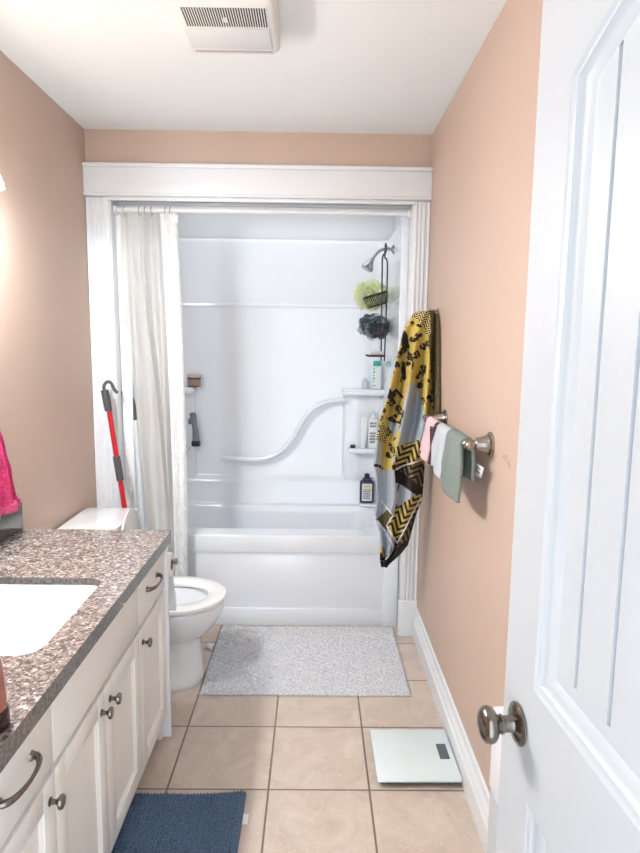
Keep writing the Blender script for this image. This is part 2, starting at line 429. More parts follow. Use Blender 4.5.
# ------------------------------------------------------------------ door (open, hinge near the camera)
P0 = Vector((1.3141, .766, 0)); DA = math.atan2(.0652, 1)      # s runs from the knob edge back to the hinge
DM = Matrix.Translation(P0) @ Matrix.Rotation(DA, 4, 'Z')       # local -y = along door towards hinge, local -x = room side, +x = wall side
DW, DH, DT = .758, 2.03, .035
dloc = P0.copy()
def dlink(name, b, mat, parent): b.transform(DM); return link(name, b, mat, parent)
s0, s1 = .086, DW-.086
def arch_z(s): # underside of the arched top rail
    t = (s-DW/2)/((s1-s0)/2); return 1.722+.075*(1-t*t)
def door_mesh():
    b = BM()
    # faces built as grid of (s,z) with recess depth
    ss = [0, s0, s0+.010, s0+.026]+[s0+.03+(s1-s0-.06)*i/24 for i in range(25)]+[s1-.026, s1-.010, s1, DW]
    def depth(i, k):   # i: column class, k: row class, 0 flat, 1 bead, 2 field
        return 0
    return b
def door_body():
    b = BM()
    # stiles and rails
    def slab(sa, sb, za, zb): box(b, 0, DT, -sb, -sa, za, zb)
    slab(0, s0, .012, DH); slab(s1, DW, .012, DH); slab(s0, s1, .012, .22); slab(s0, s1, .883, 1.031)
    # arched top rail
    n = 20
    xs = [s0+(s1-s0)*i/n for i in range(n+1)]
    t = bmesh.new()
    for x in (0, DT):
        lo = [t.verts.new((x, -s, arch_z(s))) for s in xs]; hi = [t.verts.new((x, -s, DH)) for s in xs]
        for i in range(n): t.faces.new((lo[i], lo[i+1], hi[i+1], hi[i]))
    t.verts.ensure_lookup_table(); m = len(xs)
    for i in range(n):
        a, c = t.verts[i], t.verts[i+1]; d, e = t.verts[2*m+i], t.verts[2*m+i+1]
        t.faces.new((a, c, e, d))
        a, c = t.verts[m+i], t.verts[m+i+1]; d, e = t.verts[3*m+i], t.verts[3*m+i+1]
        t.faces.new((a, c, e, d))
    merge(b, t)
    return b
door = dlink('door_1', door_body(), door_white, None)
tag(door, kind='structure')
def frame_loft(loopfn, offs):  # loopfn(inset) -> list of (s,z); offs: list of (inset, depth)
    b = BM()
    rings = []
    for ins, d in offs: rings.append([(d, -s, z) for s, z in loopfn(ins)])
    loft(b, rings, (False, False)); return b
def upper_loop(i):
    pts = [(s0+i, 1.031+i), (s1-i, 1.031+i)]
    n = 20
    for k in range(n+1):
        s = s1-i-(s1-s0-2*i)*k/n
        pts.append((s, arch_z(s)-i))
    return pts
def lower_loop(i): return [(s0+i, .22+i), (s1-i, .22+i), (s1-i, .883-i), (s0+i, .883-i)]
offs = [(0, .0), (.004, .003), (.009, .003), (.012, .008), (.017, .010), (.026, .016)]
def panel_field(loopfn, grooves):
    b = BM()
    # planks: strips separated by v grooves
    edges = [s0+.02]+grooves+[s1-.02]
    for k in range(len(edges)-1):
        a = edges[k]+(.0035 if k else 0); c = edges[k+1]-(.0035 if k < len(edges)-2 else 0)
        top = (lambda s: arch_z(s)-.020) if loopfn is upper_loop else (lambda s: .883-.020)
        bot = (1.031 if loopfn is upper_loop else .22)+.041
        n = 4; xs = [a+(c-a)*i/n for i in range(n+1)]
        t = bmesh.new()
        r0 = [(.0155, -s, bot) for s in xs]+[(.0155, -s, top(s)) for s in reversed(xs)]
        r1 = [(.0195, -s, bot) for s in xs]+[(.0195, -s, top(s)) for s in reversed(xs)]
        loft(t, [r0, r1]); merge(b, t)
    for za, zc in (((1.045 if loopfn is upper_loop else .235), (1.072 if loopfn is upper_loop else .262)),):
        box(b, .0155, .0195, -(s1-.02), -(s0+.02), za, zc)
    # backing closes the panel
    n = 12; xs = [s0-.004+(s1-s0+.008)*i/n for i in range(n+1)]
    top = (lambda s: arch_z(min(max(s, s0), s1))+.002) if loopfn is upper_loop else (lambda s: .885)
    bot = (1.029 if loopfn is upper_loop else .218)
    t = bmesh.new()
    r0 = [(.0192, -s, bot) for s in xs]+[(.0192, -s, top(s)) for s in reversed(xs)]
    r1 = [(.026, -s, bot) for s in xs]+[(.026, -s, top(s)) for s in reversed(xs)]
    loft(t, [r0, r1]); merge(b, t)
    return b
gr = [.152+.0665*i for i in range(8) if .170+.0665*i < s1-.03]
for fn in (upper_loop, lower_loop):
    dlink('panel_moulding', frame_loft(fn, offs), door_white, door)
    # extend the plank field just under the moulding; grooves stop short of the frame edge
    dlink('door_panel', panel_field(fn, gr), door_white, door)
def knob(b, sgn):
    Mk = DM @ Matrix.Translation((0 if sgn < 0 else DT, -.052, .965)) @ Vector((0, 0, 1)).rotation_difference(Vector((sgn, 0, 0))).to_matrix().to_4x4() @ Matrix.Diagonal((.80, .80, .74, 1))
    lathe(b, [(.031, 0), (.033, .002), (.033, .005), (.029, .008), (.022, .011), (.014, .013), (.0125, .020), (.0125, .028), (.015, .030), (.015, .034), (.013, .036), (.016, .040), (.022, .043), (.027, .048), (.0285, .055), (.027, .061), (.022, .066), (.014, .069), (.004, .0705)], Mk, 36)
for sg in (-1, 1):
    b = BM(); knob(b, sg); link('door_knob', b, pewter, door)
b = BM(); box(b, .006, .029, -.0005, .0015, .93, 1.0); dlink('latch_plate', b, nickel, door)

# ------------------------------------------------------------------ bathtub
t_ = thing('bathtub', (.8, YT, 0), 'white acrylic alcove bathtub with a panelled front apron under the shower', 'bathtub')
XL, XR, YK = .10, 1.462, 3.66
b = BM()
holed_plate(b, .118, 1.492, YT+.004, YK+.02, .45, .482, .80, 3.335, .61, .235, .12)
link('tub_rim', b, acrylic, t_, smooth=30)
b = BM()
rings = []
for k, (ins, z) in enumerate([(-.012, .476), (0, .481), (.006, .472), (.014, .44), (.03, .30), (.055, .16), (.10, .11), (.16, .095)]):
    rings.append(rrect(.80, 3.335, .61-ins, .235-ins*.8, max(.12-ins*.4, .05), 72, z))
loft(b, rings[1:], (False, True)); link('tub_basin', b, acrylic, t_)
b = BM()
box(b, .118, 1.492, YT, YT+.03, .388, .481, .008, 3)            # rolled front lip
box(b, .118, 1.492, YT+.006, YT+.03, .380, .39)                 # shadow gap behind lip
link('front_lip', b, acrylic, t_)
b = BM()
box(b, .118, 1.492, YT+.010, YT+.03, .0, .384, .002)
box(b, .118, .205, YT, YT+.012, 0.0, .378, .004); box(b, 1.416, 1.492, YT, YT+.012, 0.0, .378, .004)
box(b, .20, 1.42, YT, YT+.012, .0, .094, .004)
link('apron', b, acrylic, t_)
b = BM(); lathe(b, [(.028, 0), (.03, .003), (.01, .006), (.003, .007)], Mrot((1.30, 3.335, .098), (0, 0, 1))); link('drain', b, chrome, t_)

# ------------------------------------------------------------------ shower surround
sr = thing('shower_surround', (.8, YK, .48), 'white glossy moulded shower surround with corner shelves above the tub', 'shower surround')
def uplan(d, fl):
    # inner outline with inset d
    pts = [(XL+d, YT+.012)]
    R = .07
    cx, cy = XL+d+R, YK-d-R
    for k in range(9): a = PI-k*PI/16; pts.append((cx+R*math.cos(a), cy+R*math.sin(a)))
    cx = XR-d-R
    for k in range(9): a = PI/2-k*PI/16; pts.append((cx+R*math.cos(a), cy+R*math.sin(a)))
    pts.append((XR-d, YT+.012))
    return pts
b = BM()
prof = [(.482, .035), (.494, .030), (.60, .028), (.625, .024), (.645, .004), (.655, 0), (1.652, 0), (1.660, .001), (1.664, .006), (1.676, .006), (1.680, .001), (1.69, 0), (2.030, .0), (2.045, -.004), (2.052, -.012), (2.056, -.03)]
loft(b, [[(x, y, z) for x, y in uplan(d, 0)] for z, d in prof], (False, False), close=False)
sp_ = link('wall_panel', b, acrylic, sr)
b = BM()
box(b, XR-.004, 1.496, YT+.001, YT+.014, .482, 2.055, .004, 3); link('front_flange', b, acrylic, sr)
b = BM(); box(b, .112, XL+.016, YT+.001, YT+.014, .482, 2.055, .004, 3); link('front_flange', b, acrylic, sr)
def corner_block(x0, x1, y0, z0, z1, bev=.012):
    b = BM(); t = bmesh.new(); ye = YK+.02
    def q(x, y, z): return (x, y, z)
    rr = []
    d = YK-y0; mid = x0 if x0 > .8 else x1
    for z, k, ins in ((z1-.0, 1, .006), (z1-.004, 1, .002), (z1-.010, 1, 0), (z0+.6*(z1-z0), 1, 0), (z0+.3*(z1-z0), .86, .012), (z0, .45, .05), (z0-.05, .05, .12)):
        a0, a1 = (x0+ins, x1) if x0 > .8 else (x0, x1-ins)
        yy = YK-d*k+(ins if k == 1 else 0); n = 8; R_ = min(.035, .5*(YK-yy)+.001); row = []
        cxx = a0+R_ if x0 > .8 else a1-R_
        arc = [(cxx-R_*math.sin(i/n*PI/2)*(1 if x0 > .8 else -1), yy+R_-R_*math.cos(i/n*PI/2)) for i in range(n+1)]
        far = a1 if x0 > .8 else a0; near = a0 if x0 > .8 else a1
        row = [(far, ye, z), (far, yy, z)]+[(x, y, z) for x, y in arc]+[(near, ye, z)]
        rr.append(row)
    loft(t, rr); merge(b, t); return b
# corner shelves, right then left (upper block, lower shelf, soap ledge)
def shelves(side):
    def X(a, c): return (a, c) if side > 0 else (XL+XR-c, XL+XR-a)
    x0, x1 = X(1.215, XR+.01)
    for xa, y0, z0, z1, bv in ((1.215, YK-.11, 1.150, 1.187, .014), (1.258, YK-.115, .806, .8335, .012), (1.33, YK-.12, .484, .4995, .006)):
        x0, x1 = X(xa, XR+.01)
        b = BM(); box(b, x0, x1, y0, YK+.02, z0, z1, bv, 5); link('corner_shelf', b, acrylic, sr)
    x0, x1 = X(1.225, XR+.03)
    b = BM(); box(b, x0, x1, YK-.022, YK+.03, .45, 1.17, .021, 6); link('corner_column', b, acrylic, sr)
shelves(1); shelves(-1)
b = BM()
gp = [at(222, 457.5, 3.62), at(240, 459, 3.60), at(262, 459, 3.60), at(280, 452, 3.60), at(293, 438, 3.60), at(302, 422, 3.60), at(312, 410, 3.60), at(326, 402.5, 3.60), at(345, 400, 3.60)]
tube(b, smooth_path(gp, 6), .0155, 14); link('grab_bar', b, acrylic, sr)

# shower head on the right end wall
sh = thing('shower_sprayer', (XR, 3.3, 1.945), 'chrome shower head on a bent arm from the right alcove wall', 'shower head')
b = BM(); lathe(b, [(.026, 0), (.026, .004), (.014, .012), (.010, .013)], Mrot((XR, 3.3, 1.945), (-1, 0, 0))); link('escutcheon', b, chrome, sh)
b = BM(); tube(b, smooth_path([(XR-.006, 3.3, 1.945), (1.425, 3.3, 1.950), (1.390, 3.3, 1.940), (1.365, 3.3, 1.915), (1.352, 3.3, 1.895)], 5), .0085, 12); link('shower_arm', b, chrome, sh)
b = BM(); hd = Vector((-.45, -.12, -.85)).normalized()
lathe(b, [(.010, 0), (.013, .010), (.012, .016), (.020, .030), (.031, .052), (.033, .064), (.030, .068), (.008, .069)], Mrot((1.353, 3.3, 1.900), hd)); link('spray_head', b, chrome, sh)

# caddy hanging from the arm
cd = thing('shower_caddy', (1.415, 3.29, 1.95), 'black wire shower caddy hanging from the shower arm', 'shower caddy')
r_ = .0042
b = BM(); XC = 1.425
tube(b, smooth_path([(XC-.006, 3.27, 1.955), (XC-.006, 3.285, 1.972), (XC-.006, 3.31, 1.972), (XC-.006, 3.325, 1.95), (XC-.006, 3.325, 1.905)], 4), r_, 8)
tube(b, smooth_path([(XC-.006, 3.27, 1.955), (XC-.008, 3.27, 1.925), (XC-.024, 3.27, 1.90), (XC-.024, 3.27, 1.80), (XC-.018, 3.27, 1.36)], 4), r_, 8)
tube(b, smooth_path([(XC-.006, 3.325, 1.905), (XC+.006, 3.325, 1.89), (XC+.010, 3.325, 1.80), (XC+.006, 3.325, 1.36)], 4), r_, 8)
link('hanger', b, black_wire, cd)
def basket(cx, cz, tilt, w=.105, dp=.09, h=.055):
    b = BM(); Mt = Matrix.Translation((cx, 3.29, cz)) @ Matrix.Rotation(tilt, 4, 'Y')
    def q(x, y, z): return Mt @ Vector((x, y, z))
    for z, k in ((h, 1.0), (0, .82)):
        x, y = w/2*k, dp/2*k
        tube(b, [q(-x, -y, z), q(x, -y, z), q(x, y, z), q(-x, y, z)], r_*(1.1 if z else .8), 8, closed=True)
    for i in range(7):
        t = -1+2*i/6
        for sy in (-1, 1): tube(b, [q(t*w/2, sy*dp/2, h), q(t*w/2*.82, sy*dp/2*.82, 0)], r_*.6, 6)
        tube(b, [q(t*w/2*.82, -dp/2*.82, 0), q(t*w/2*.82, dp/2*.82, 0)], r_*.6, 6)
    return b
link('basket', basket(1.383, 1.655, -.30, .12), black_wire, cd)
link('basket', basket(1.392, 1.500, 0, .10), black_wire, cd)
b = BM()
for k in range(6):
    y = 3.25+.016*k
    tube(b, smooth_path([(1.425, y, 1.385), (1.34, y, 1.385), (1.33, y, 1.395)], 3), r_*.7, 6)
tube(b, [(1.425, 3.245, 1.388), (1.425, 3.335, 1.388), (1.335, 3.335, 1.388), (1.335, 3.245, 1.388)], r_, 8, closed=True)
link('soap_tray', b, black_wire, cd)
b = BM(); box(b, 1.355, 1.418, 3.258, 3.318, 1.392, 1.412, .008, 3); tag(link('soap_bar', b, soap_m), 'grey beige soap bar on the lowest tray of the black shower caddy', 'soap')

def loofah(name, c, r, mat, label, seed, sq=(1, 1, 1), n=34, mats=None):
    rnd = random.Random(seed); b = BM()
    # crumpled net ruffles: many wavy discs packed round a centre
    for k in range(n):
        ax = Vector((rnd.uniform(-1, 1), rnd.uniform(-1, 1), rnd.uniform(-1, 1))).normalized()
        u = ax.orthogonal().normalized(); v = ax.cross(u); ph = rnd.uniform(0, 6); m = 22
        rr = r*rnd.uniform(.7, 1.05); off = ax*rnd.uniform(0, .35)*r
        inner = []; outer = []
        for i in range(m):
            a = 2*PI*i/m; w = math.sin(a*5+ph)*.22*rr
            d = u*math.cos(a)+v*math.sin(a)
            inner.append(off+d*rr*.25); outer.append(off+d*rr*(1+.08*math.sin(a*7+ph))+ax*w)
        mid = [(i_*.45+o_*.55)+ax*(.1*rr*math.sin(j*1.9+ph)) for j, (i_, o_) in enumerate(zip(inner, outer))]
        rg = [[Vector(c)+Vector((p.x*sq[0], p.y*sq[1], p.z*sq[2])) for p in q_] for q_ in (inner, mid, outer)]
        f0 = len(b.faces)
        loft(b, rg, (False, False))
        if mats:
            b.faces.ensure_lookup_table(); mi = rnd.randrange(len(mats))
            for f in b.faces[f0:]: f.material_index = mi
    o = link(name, b, mat, mats=mats); return tag(o, label, 'loofah')
loofah('loofah', at(371, 296, 3.40), .090, loofah_y, 'pale lime green mesh loofah behind the upper basket of the black caddy', 3, (1.1, .5, .9), 26)
loofah('loofah', at(374, 327, 3.40), .080, loofah_g, 'dark grey and teal mesh loofah at the middle basket of the black caddy', 5, (1.15, .6, .9), 30, [loofah_g, loofah_g, loofah_t, clear_pl])

# ------------------------------------------------------------------ bottles in the shower
def bottle_oval(b, cx, cy, z0, hw, hd, h, shoulder=.8, neck=.35, n=28):
    prof = [(.86, 0), (1, .02), (1, .1), (1, shoulder), (.94, shoulder+.06), (.7, shoulder+.12), (neck, shoulder+.15), (neck, 1)]
    rings = [[(cx+hw*k*math.cos(2*PI*i/n), cy+hd*k*math.sin(2*PI*i/n), z0+h*min(t, 1)) for i in range(n)] for k, t in prof]
    loft(b, rings)
def text_lines(b, x0, x1, y, z0, z1, n, seed=1, slant=0):
    rnd = random.Random(seed)
    for k in range(n):
        z = z1-(z1-z0)*(k+.5)/n; x = x0
        h = (z1-z0)/n*.32
        while x < x1-.003:
            w = rnd.uniform(.003, .008); box(b, x, min(x+w, x1), y-.0006, y, z-h, z+h); x += w+.0025
YS = YK-.062
# white bottle, teal print, on the upper shelf
w1 = thing('shampoo_bottle', (1.42, YS, 1.188), 'slim white bottle with teal print on the upper right shower shelf', 'bottle')
b = BM(); box(b, 1.391, 1.447, YS-.018, YS+.018, 1.188, 1.325, .008, 3); link('body', b, bottle_white, w1)
b = BM()
for k in range(5): box(b, 1.396, 1.404+.004*(k % 2), YS-.0186, YS-.0178, 1.300-.018*k, 1.311-.018*k)
box(b, 1.396, 1.412, YS-.0186, YS-.0178, 1.205, 1.212); link('label', b, teal_m, w1)
b = BM(); lathe(b, [(.022, 0), (.023, .003), (.022, .022), (.017, .028), (.003, .029)], Mrot((1.419, YS, 1.325), (0, 0, 1)), 28); link('cap', b, teal_m, w1)
b = BM(); bottle_oval(b, 1.352, YS, 1.188, .020, .015, .06, .7, .6); tag(link('travel_bottle', b, clear_pl), 'small clear bottle left of the slim teal-printed bottle on the upper shelf', 'bottle')
# lower shelf
z_ = .834
b = BM(); t0 = bmesh.new()
rings = []
for k, (w, d, z) in enumerate([(.016, .016, 0), (.017, .017, .028), (.018, .018, .030), (.022, .013, .08), (.024, .008, .14), (.025, .004, .175), (.025, .0015, .185)]):
    rings.append([(w*math.cos(2*PI*i/20), d*math.sin(2*PI*i/20), z) for i in range(20)])
loft(t0, rings); t0.transform(Matrix.Translation((1.345, YS, z_+.001)) @ Matrix.Rotation(.05, 4, 'Y')); merge(b, t0)
tb = tag(link('lotion_tube', b, bottle_white), 'white squeeze tube standing left of the pump bottle on the lower shower shelf', 'tube')
pb = thing('pump_bottle', (1.40, YS, z_), 'white pump bottle with grey lettering on the lower right shower shelf', 'bottle')
b = BM(); box(b, 1.375, 1.431, YS-.02, YS+.02, z_, z_+.178, .010, 3); link('body', b, bottle_white, pb)
b = BM(); text_lines(b, 1.384, 1.422, YS-.0204, z_+.125, z_+.160, 2, 2); link('printing', b, ink, pb)
b = BM(); text_lines(b, 1.384, 1.418, YS-.0204, z_+.03, z_+.10, 4, 3); link('printing', b, ink, pb)
b = BM(); lathe(b, [(.014, 0), (.014, .014), (.006, .016), (.005, .035)], Mrot((1.403, YS, z_+.178), (0, 0, 1)))
box(b, 1.376, 1.416, YS-.008, YS+.008, z_+.211, z_+.225, .004); link('pump', b, bottle_white, pb)
b = BM(); lathe(b, [(.015, 0), (.016, .002), (.016, .015), (.013, .018)], Mrot((1.286, YS, z_), (0, 0, 1)))
tag(link('bottle_cap', b, black_pl), 'small black cap lying at the left end of the lower shower shelf', 'cap')
# navy bottle on the low ledge
nx, ny, nz_ = 1.374, 3.585, .500
nb = thing('body_wash_bottle', (nx, ny, nz_), 'dark navy purple bottle with a pale label on the lowest shower ledge', 'bottle')
b = BM(); box(b, nx-.042, nx+.042, ny-.02, ny+.02, nz_, nz_+.142, .014, 3); box(b, nx-.028, nx+.028, ny-.015, ny+.015, nz_+.134, nz_+.156, .010, 3); link('body', b, navy, nb)
b = BM(); box(b, nx-.030, nx+.030, ny-.021, ny-.0202, nz_+.016, nz_+.122, .0); link('label', b, label_m, nb)
b = BM(); box(b, nx-.020, nx+.020, ny-.0216, ny-.021, nz_+.098, nz_+.116); link('label_band', b, label_y, nb)
b = BM(); text_lines(b, nx-.022, nx+.022, ny-.021, nz_+.026, nz_+.090, 6, 4); link('printing', b, ink, nb)
b = BM(); lathe(b, [(.015, 0), (.015, .020), (.011, .025)], Mrot((nx, ny, nz_+.155), (0, 0, 1))); link('cap', b, black_pl, nb)
# left niche
YL = 3.598
jx, jz = .342, 1.188
jr = thing('cosmetic_jar', (jx, YL, jz), 'brown round jar with a beige lid on the upper left shower shelf', 'jar')
b = BM(); lathe(b, [(.037, 0), (.039, .002), (.039, .046), (.037, .048)], Mrot((jx, YL, jz), (0, 0, 1))); link('body', b, brown_jar, jr)
b = BM(); lathe(b, [(.0395, 0), (.040, .001), (.040, .009), (.0395, .010)], Mrot((jx, YL, jz+.046), (0, 0, 1))); lathe(b, [(.0395, 0), (.040, .001), (.040, .005), (.0395, .006)], Mrot((jx, YL, jz+.002), (0, 0, 1))); link('band', b, brown_band, jr)
b = BM(); lathe(b, [(.040, 0), (.041, .002), (.040, .018), (.033, .021)], Mrot((jx, YL, jz+.056), (0, 0, 1))); link('lid', b, beige, jr)
rx = .338
rz = thing('razor_handle', (rx, YL, .834), 'grey upright razor handle with a black base on the lower left shower shelf', 'razor')
b = BM(); t0 = bmesh.new()
loft(t0, [[(rx+dx+w*math.cos(2*PI*i/20), YL+.016*math.sin(2*PI*i/20), .834+z) for i in range(20)] for dx, w, z in ((.010, .022, .030), (.010, .022, .05), (.008, .018, .09), (.002, .015, .13), (-.004, .019, .165), (-.006, .020, .190), (-.006, .014, .200))])
merge(b, t0); box(b, rx-.034, rx-.014, YL-.010, YL+.010, .965, 1.0, .005, 2); link('body', b, trim_grey, rz)
b = BM(); box(b, rx-.014, rx+.034, YL-.020, YL+.020, .834, .866, .004); link('base', b, black_pl, rz)

# ------------------------------------------------------------------ curtain rod, rings, curtain
ZR, YR = 2.050, 2.925
rod = thing('curtain_rod', (.117, YR, ZR), 'white tension rod spanning the tub opening under the head casing', 'curtain rod')
b = BM(); tube(b, [(.118, YR, ZR), (.93, YR, ZR)], .0125, 16); link('outer_tube', b, rod_white, rod)
b = BM(); tube(b, [(.93, YR, ZR), (1.492, YR, ZR)], .0105, 16); link('inner_tube', b, rod_white, rod)
for x, s in ((.117, 1), (1.493, -1)):
    b = BM(); lathe(b, [(.018, 0), (.018, .012), (.013, .016)], Mrot((x, YR, ZR), (s, 0, 0)));  link('end_cap', b, rod_white, rod)
ringx = [.165, .235, .262, .292, .356, .378]
ords = ['first', 'second', 'third', 'fourth', 'fifth', 'sixth']
b = BM(); R0 = .021
tube(b, [(0, math.cos(2*PI*i/20)*R0, math.sin(2*PI*i/20)*R0-.008) for i in range(20)], .0022, 8, closed=True)
rg0 = link('curtain_ring', b, clear_pl)
for i, x in enumerate(ringx):
    o = rg0 if i == 0 else rg0.copy()
    if i: C.objects.link(o)
    o.location = (x, YR, ZR)
    tag(o, f'{ords[i]} clear curtain ring on the white rod counting from the left casing', 'curtain ring', 'clear curtain rings on the rod')
# the curtain: a pleated sheet
cu = thing('shower_curtain', (.27, YR, 2.03), 'off-white sheer shower curtain drawn to the left side of the tub', 'shower curtain')
def lerp_tab(tab, z):
    if z >= tab[0][0]: return tab[0][1]
    for (za, xa), (zb, xb) in zip(tab, tab[1:]):
        if z >= zb: t = (za-z)/(za-zb); t = t*t*(3-2*t) if False else t; return xa+(xb-xa)*t
    return tab[-1][1]
def sheet(b, zs, us, fn, uvs=1.0, mi=None):
    uvl = b.loops.layers.uv.verify()
    g = [[b.verts.new(fn(u, z)) for u in us] for z in zs]
    for i in range(len(zs)-1):
        for j in range(len(us)-1):
            f = b.faces.new((g[i][j], g[i][j+1], g[i+1][j+1], g[i+1][j]))
            cs = ((us[j], zs[i]), (us[j+1], zs[i]), (us[j+1], zs[i+1]), (us[j], zs[i+1]))
            for l, c in zip(f.loops, cs): l[uvl].uv = c
            if mi: f.material_index = mi((us[j]+us[j+1])/2, (zs[i]+zs[i+1])/2)
Lt = [(2.03, .150), (1.8, .150), (1.5, .17), (1.2, .19), (.9, .205), (.6, .225), (.1, .25)]
Rt = [(2.03, .345), (1.6, .365), (1.2, .385), (.8, .40), (.4, .40), (.1, .395)]
def cfn(u, z):
    x0, x1 = lerp_tab(Lt, z), lerp_tab(Rt, z)
    ph = u*2*PI*3.3+.9*math.sin(z*1.7)+1.3*noise.noise(Vector((u*3, z*1.3, 0)))
    amp = .016+.012*min(1, (2.03-z)/.8)
    y = YR-.008+amp*math.sin(ph)*(.8+.3*math.sin(u*9+z))+.006*noise.noise(Vector((u*14, z*5, 3)))
    x = x0+(x1-x0)*u+.010*math.sin(ph*.5+z*2.5)*min(1, (2.03-z)*2)
    y = min(max(y, 2.880), 2.944)
    return (x, y, z+.006*math.cos(ph)*(1 if z > 2.0 else 0))
zs = [2.03-(2.03-.12)*i/150 for i in range(151)]; us = [i/110 for i in range(111)]
b = BM(); sheet(b, zs, us, cfn); o = link('curtain_cloth', b, curt, cu, smooth=80)
# ruffled lace band: the free edge at the right
def bfn(u, z):
    x0 = lerp_tab([(2.03, .335), (1.6, .352), (1.2, .362), (.8, .368), (.1, .372)], z); x1 = lerp_tab([(2.03, .415), (1.6, .428), (1.2, .434), (.8, .438), (.1, .430)], z)
    x = x0+(x1-x0)*u; ph = u*2*PI*2.1+.5*math.sin(z*3)
    pk = abs(math.sin(z*PI/.028+2*math.sin(u*7)))*.004*(1 if .25 < u < .62 else .2)
    y = 2.897+.010*math.sin(ph)-pk+.004*noise.noise(Vector((u*8, z*20, 1)))
    return (x, y, z)
b = BM(); sheet(b, [2.03-(2.03-.13)*i/420 for i in range(421)], [i/26 for i in range(27)], bfn); link('curtain_ruffle', b, curt_lace, cu, smooth=80)
# liner at the far left
def lfn(u, z):
    return (.120+.055*u+.004*math.sin(u*9+z*2), 2.950-.003*math.sin(u*PI*3+.4*z), z)
b = BM(); sheet(b, [2.03-1.86*i/60 for i in range(61)], [i/24 for i in range(25)], lfn); link('curtain_liner', b, curt_lace, cu, smooth=80)
b = BM(); box(b, .402, .420, 2.882, 2.886, 1.985, 2.02, .001); link('curtain_tag', b, curt_lace, cu)

# ------------------------------------------------------------------ ceiling fan
fan = thing('exhaust_fan', (.79, 1.87, ZC), 'white ceiling exhaust fan with a slotted grille and light lens', 'exhaust fan')
fx0, fx1, fy0, fy1, fz = .655, .930, 1.70, 2.015, 2.325
b = BM()
def rr4(x0, x1, y0, y1, z): return rrect((x0+x1)/2, (y0+y1)/2, (x1-x0)/2, (y1-y0)/2, .014, 48, z)
loft(b, [rr4(fx0-.008, fx1+.008, fy0-.008, fy1+.008, ZC-.001), rr4(fx0-.006, fx1+.006, fy0-.006, fy1+.006, fz+.014), rr4(fx0, fx1, fy0, fy1, fz+.003), rr4(fx0+.005, fx1-.005, fy0+.005, fy1-.005, fz)])
link('cover', b, fan_white, fan)
b = BM(); box(b, .682, .912, 1.752, 1.848, fz-.0006, fz+.0005); link('grille_opening', b, slot_dark, fan)
b = BM()
for i in range(34):
    x = .6835+i*.0069; box(b, x-.0012, x+.0014, 1.751, 1.849, fz-.003, fz+.0002)
box(b, .790, .800, 1.80, 1.82, fz-.0035, fz)
link('grille', b, fan_white, fan)
b = BM(); box(b, .672, .915, 1.857, 1.972, fz-.004, fz+.001, .003); link('light_lens', b, fan_lens, fan)
b = BM()
for i in range(60): x = .680+i*.0039; box(b, x, x+.002, 1.990, 1.998, fz-.0006, fz+.0005)
link('vent_slot', b, slot_grey, fan)

# ------------------------------------------------------------------ vanity
YV0, YV1, XF = .83, 2.05, .515
vc = thing('vanity_cabinet', (.26, 1.44, 0), 'off-white bathroom vanity cabinet with doors and drawers along the left wall', 'cabinet')
b = BM()
box(b, .003, XF, YV0, YV0+.016, .10, .744); box(b, .003, XF, YV1-.016, YV1, .02, .744); box(b, .003, XF-.02, YV0, YV1, .10, .115)
box(b, XF-.018, XF, YV0, YV1, .10, .744); box(b, .003, .012, YV0, YV1, .10, .744)
link('body', b, cab_white, vc)
b = BM(); box(b, XF-.09, XF-.075, YV0+.01, YV1-.018, .0, .10); box(b, .02, XF-.075, YV1-.040, YV1-.018, 0, .10); link('toe_kick', b, cab_white, vc)
b = BM(); box(b, XF-.03, .545, YV1-.002, YV1+.012, .022, .744, .002); link('end_stile', b, bin_white, vc)
def shaker(y0, y1, z0, z1, st=.052):
    b = BM(); x0, x1 = XF+.0005, XF+.0195
    box(b, x0, x1, y0, y0+st, z0, z1, .0015); box(b, x0, x1, y1-st, y1, z0, z1, .0015)
    box(b, x0, x1, y0+st-.001, y1-st+.001, z0, z0+st, .0015); box(b, x0, x1, y0+st-.001, y1-st+.001, z1-st, z1, .0015)
    # sloped inner bead and flat panel
    def lp(i, x): return [(x, y0+st+i, z0+st+i), (x, y1-st-i, z0+st+i), (x, y1-st-i, z1-st-i), (x, y0+st+i, z1-st-i)]
    loft(b, [lp(-.001, x1-.002), lp(.008, x1-.010)], (False, False))
    box(b, x0, x1-.0095, y0+st-.002, y1-st+.002, z0+st-.002, z1-st+.002)
    return b
def small_knob(parent, y, z):
    b = BM(); lathe(b, [(.009, 0), (.009, .002), (.0055, .004), (.005, .013), (.008, .017), (.0135, .020), (.015, .023), (.0135, .027), (.006, .029)], Mrot((XF+.0195, y, z), (1, 0, 0)), 20)
    link('knob', b, pewter, parent)
def pull(parent, y, z):
    b = BM(); x = XF+.0195; pts = []; rr = []
    for i in range(17):
        t = i/16; a = t*PI
        pts.append((x+.002+.026*math.sin(a)**.8, y-.062*math.cos(a), z)); rr.append(.0038+.0035*abs(math.cos(a))**2)
    tube(b, pts, rr, 10)
    for s in (-1, 1): lathe(b, [(.010, 0), (.009, .003), (.006, .006)], Mrot((x, y+s*.060, z), (1, 0, 0)), 16)
    link('handle', b, pewter, parent)
ZD0, ZD1, ZR0, ZR1 = .115, .578, .592, .737
for y0, y1, ky in ((.834, 1.133, 1.108), (1.137, 1.433, 1.404), (1.437, 1.733, 1.466), (1.737, 2.046, 1.766)):
    d = link('cabinet_door', shaker(y0, y1, ZD0, ZD1), cab_white, vc); small_knob(d, ky, .53)
for y0, y1, py in ((.834, 1.133, .985), (1.737, 2.046, 1.885)):
    b = BM(); box(b, XF+.0005, XF+.0195, y0, y1, ZR0, ZR1, .002); d = link('drawer', b, cab_white, vc); pull(d, py, .675)
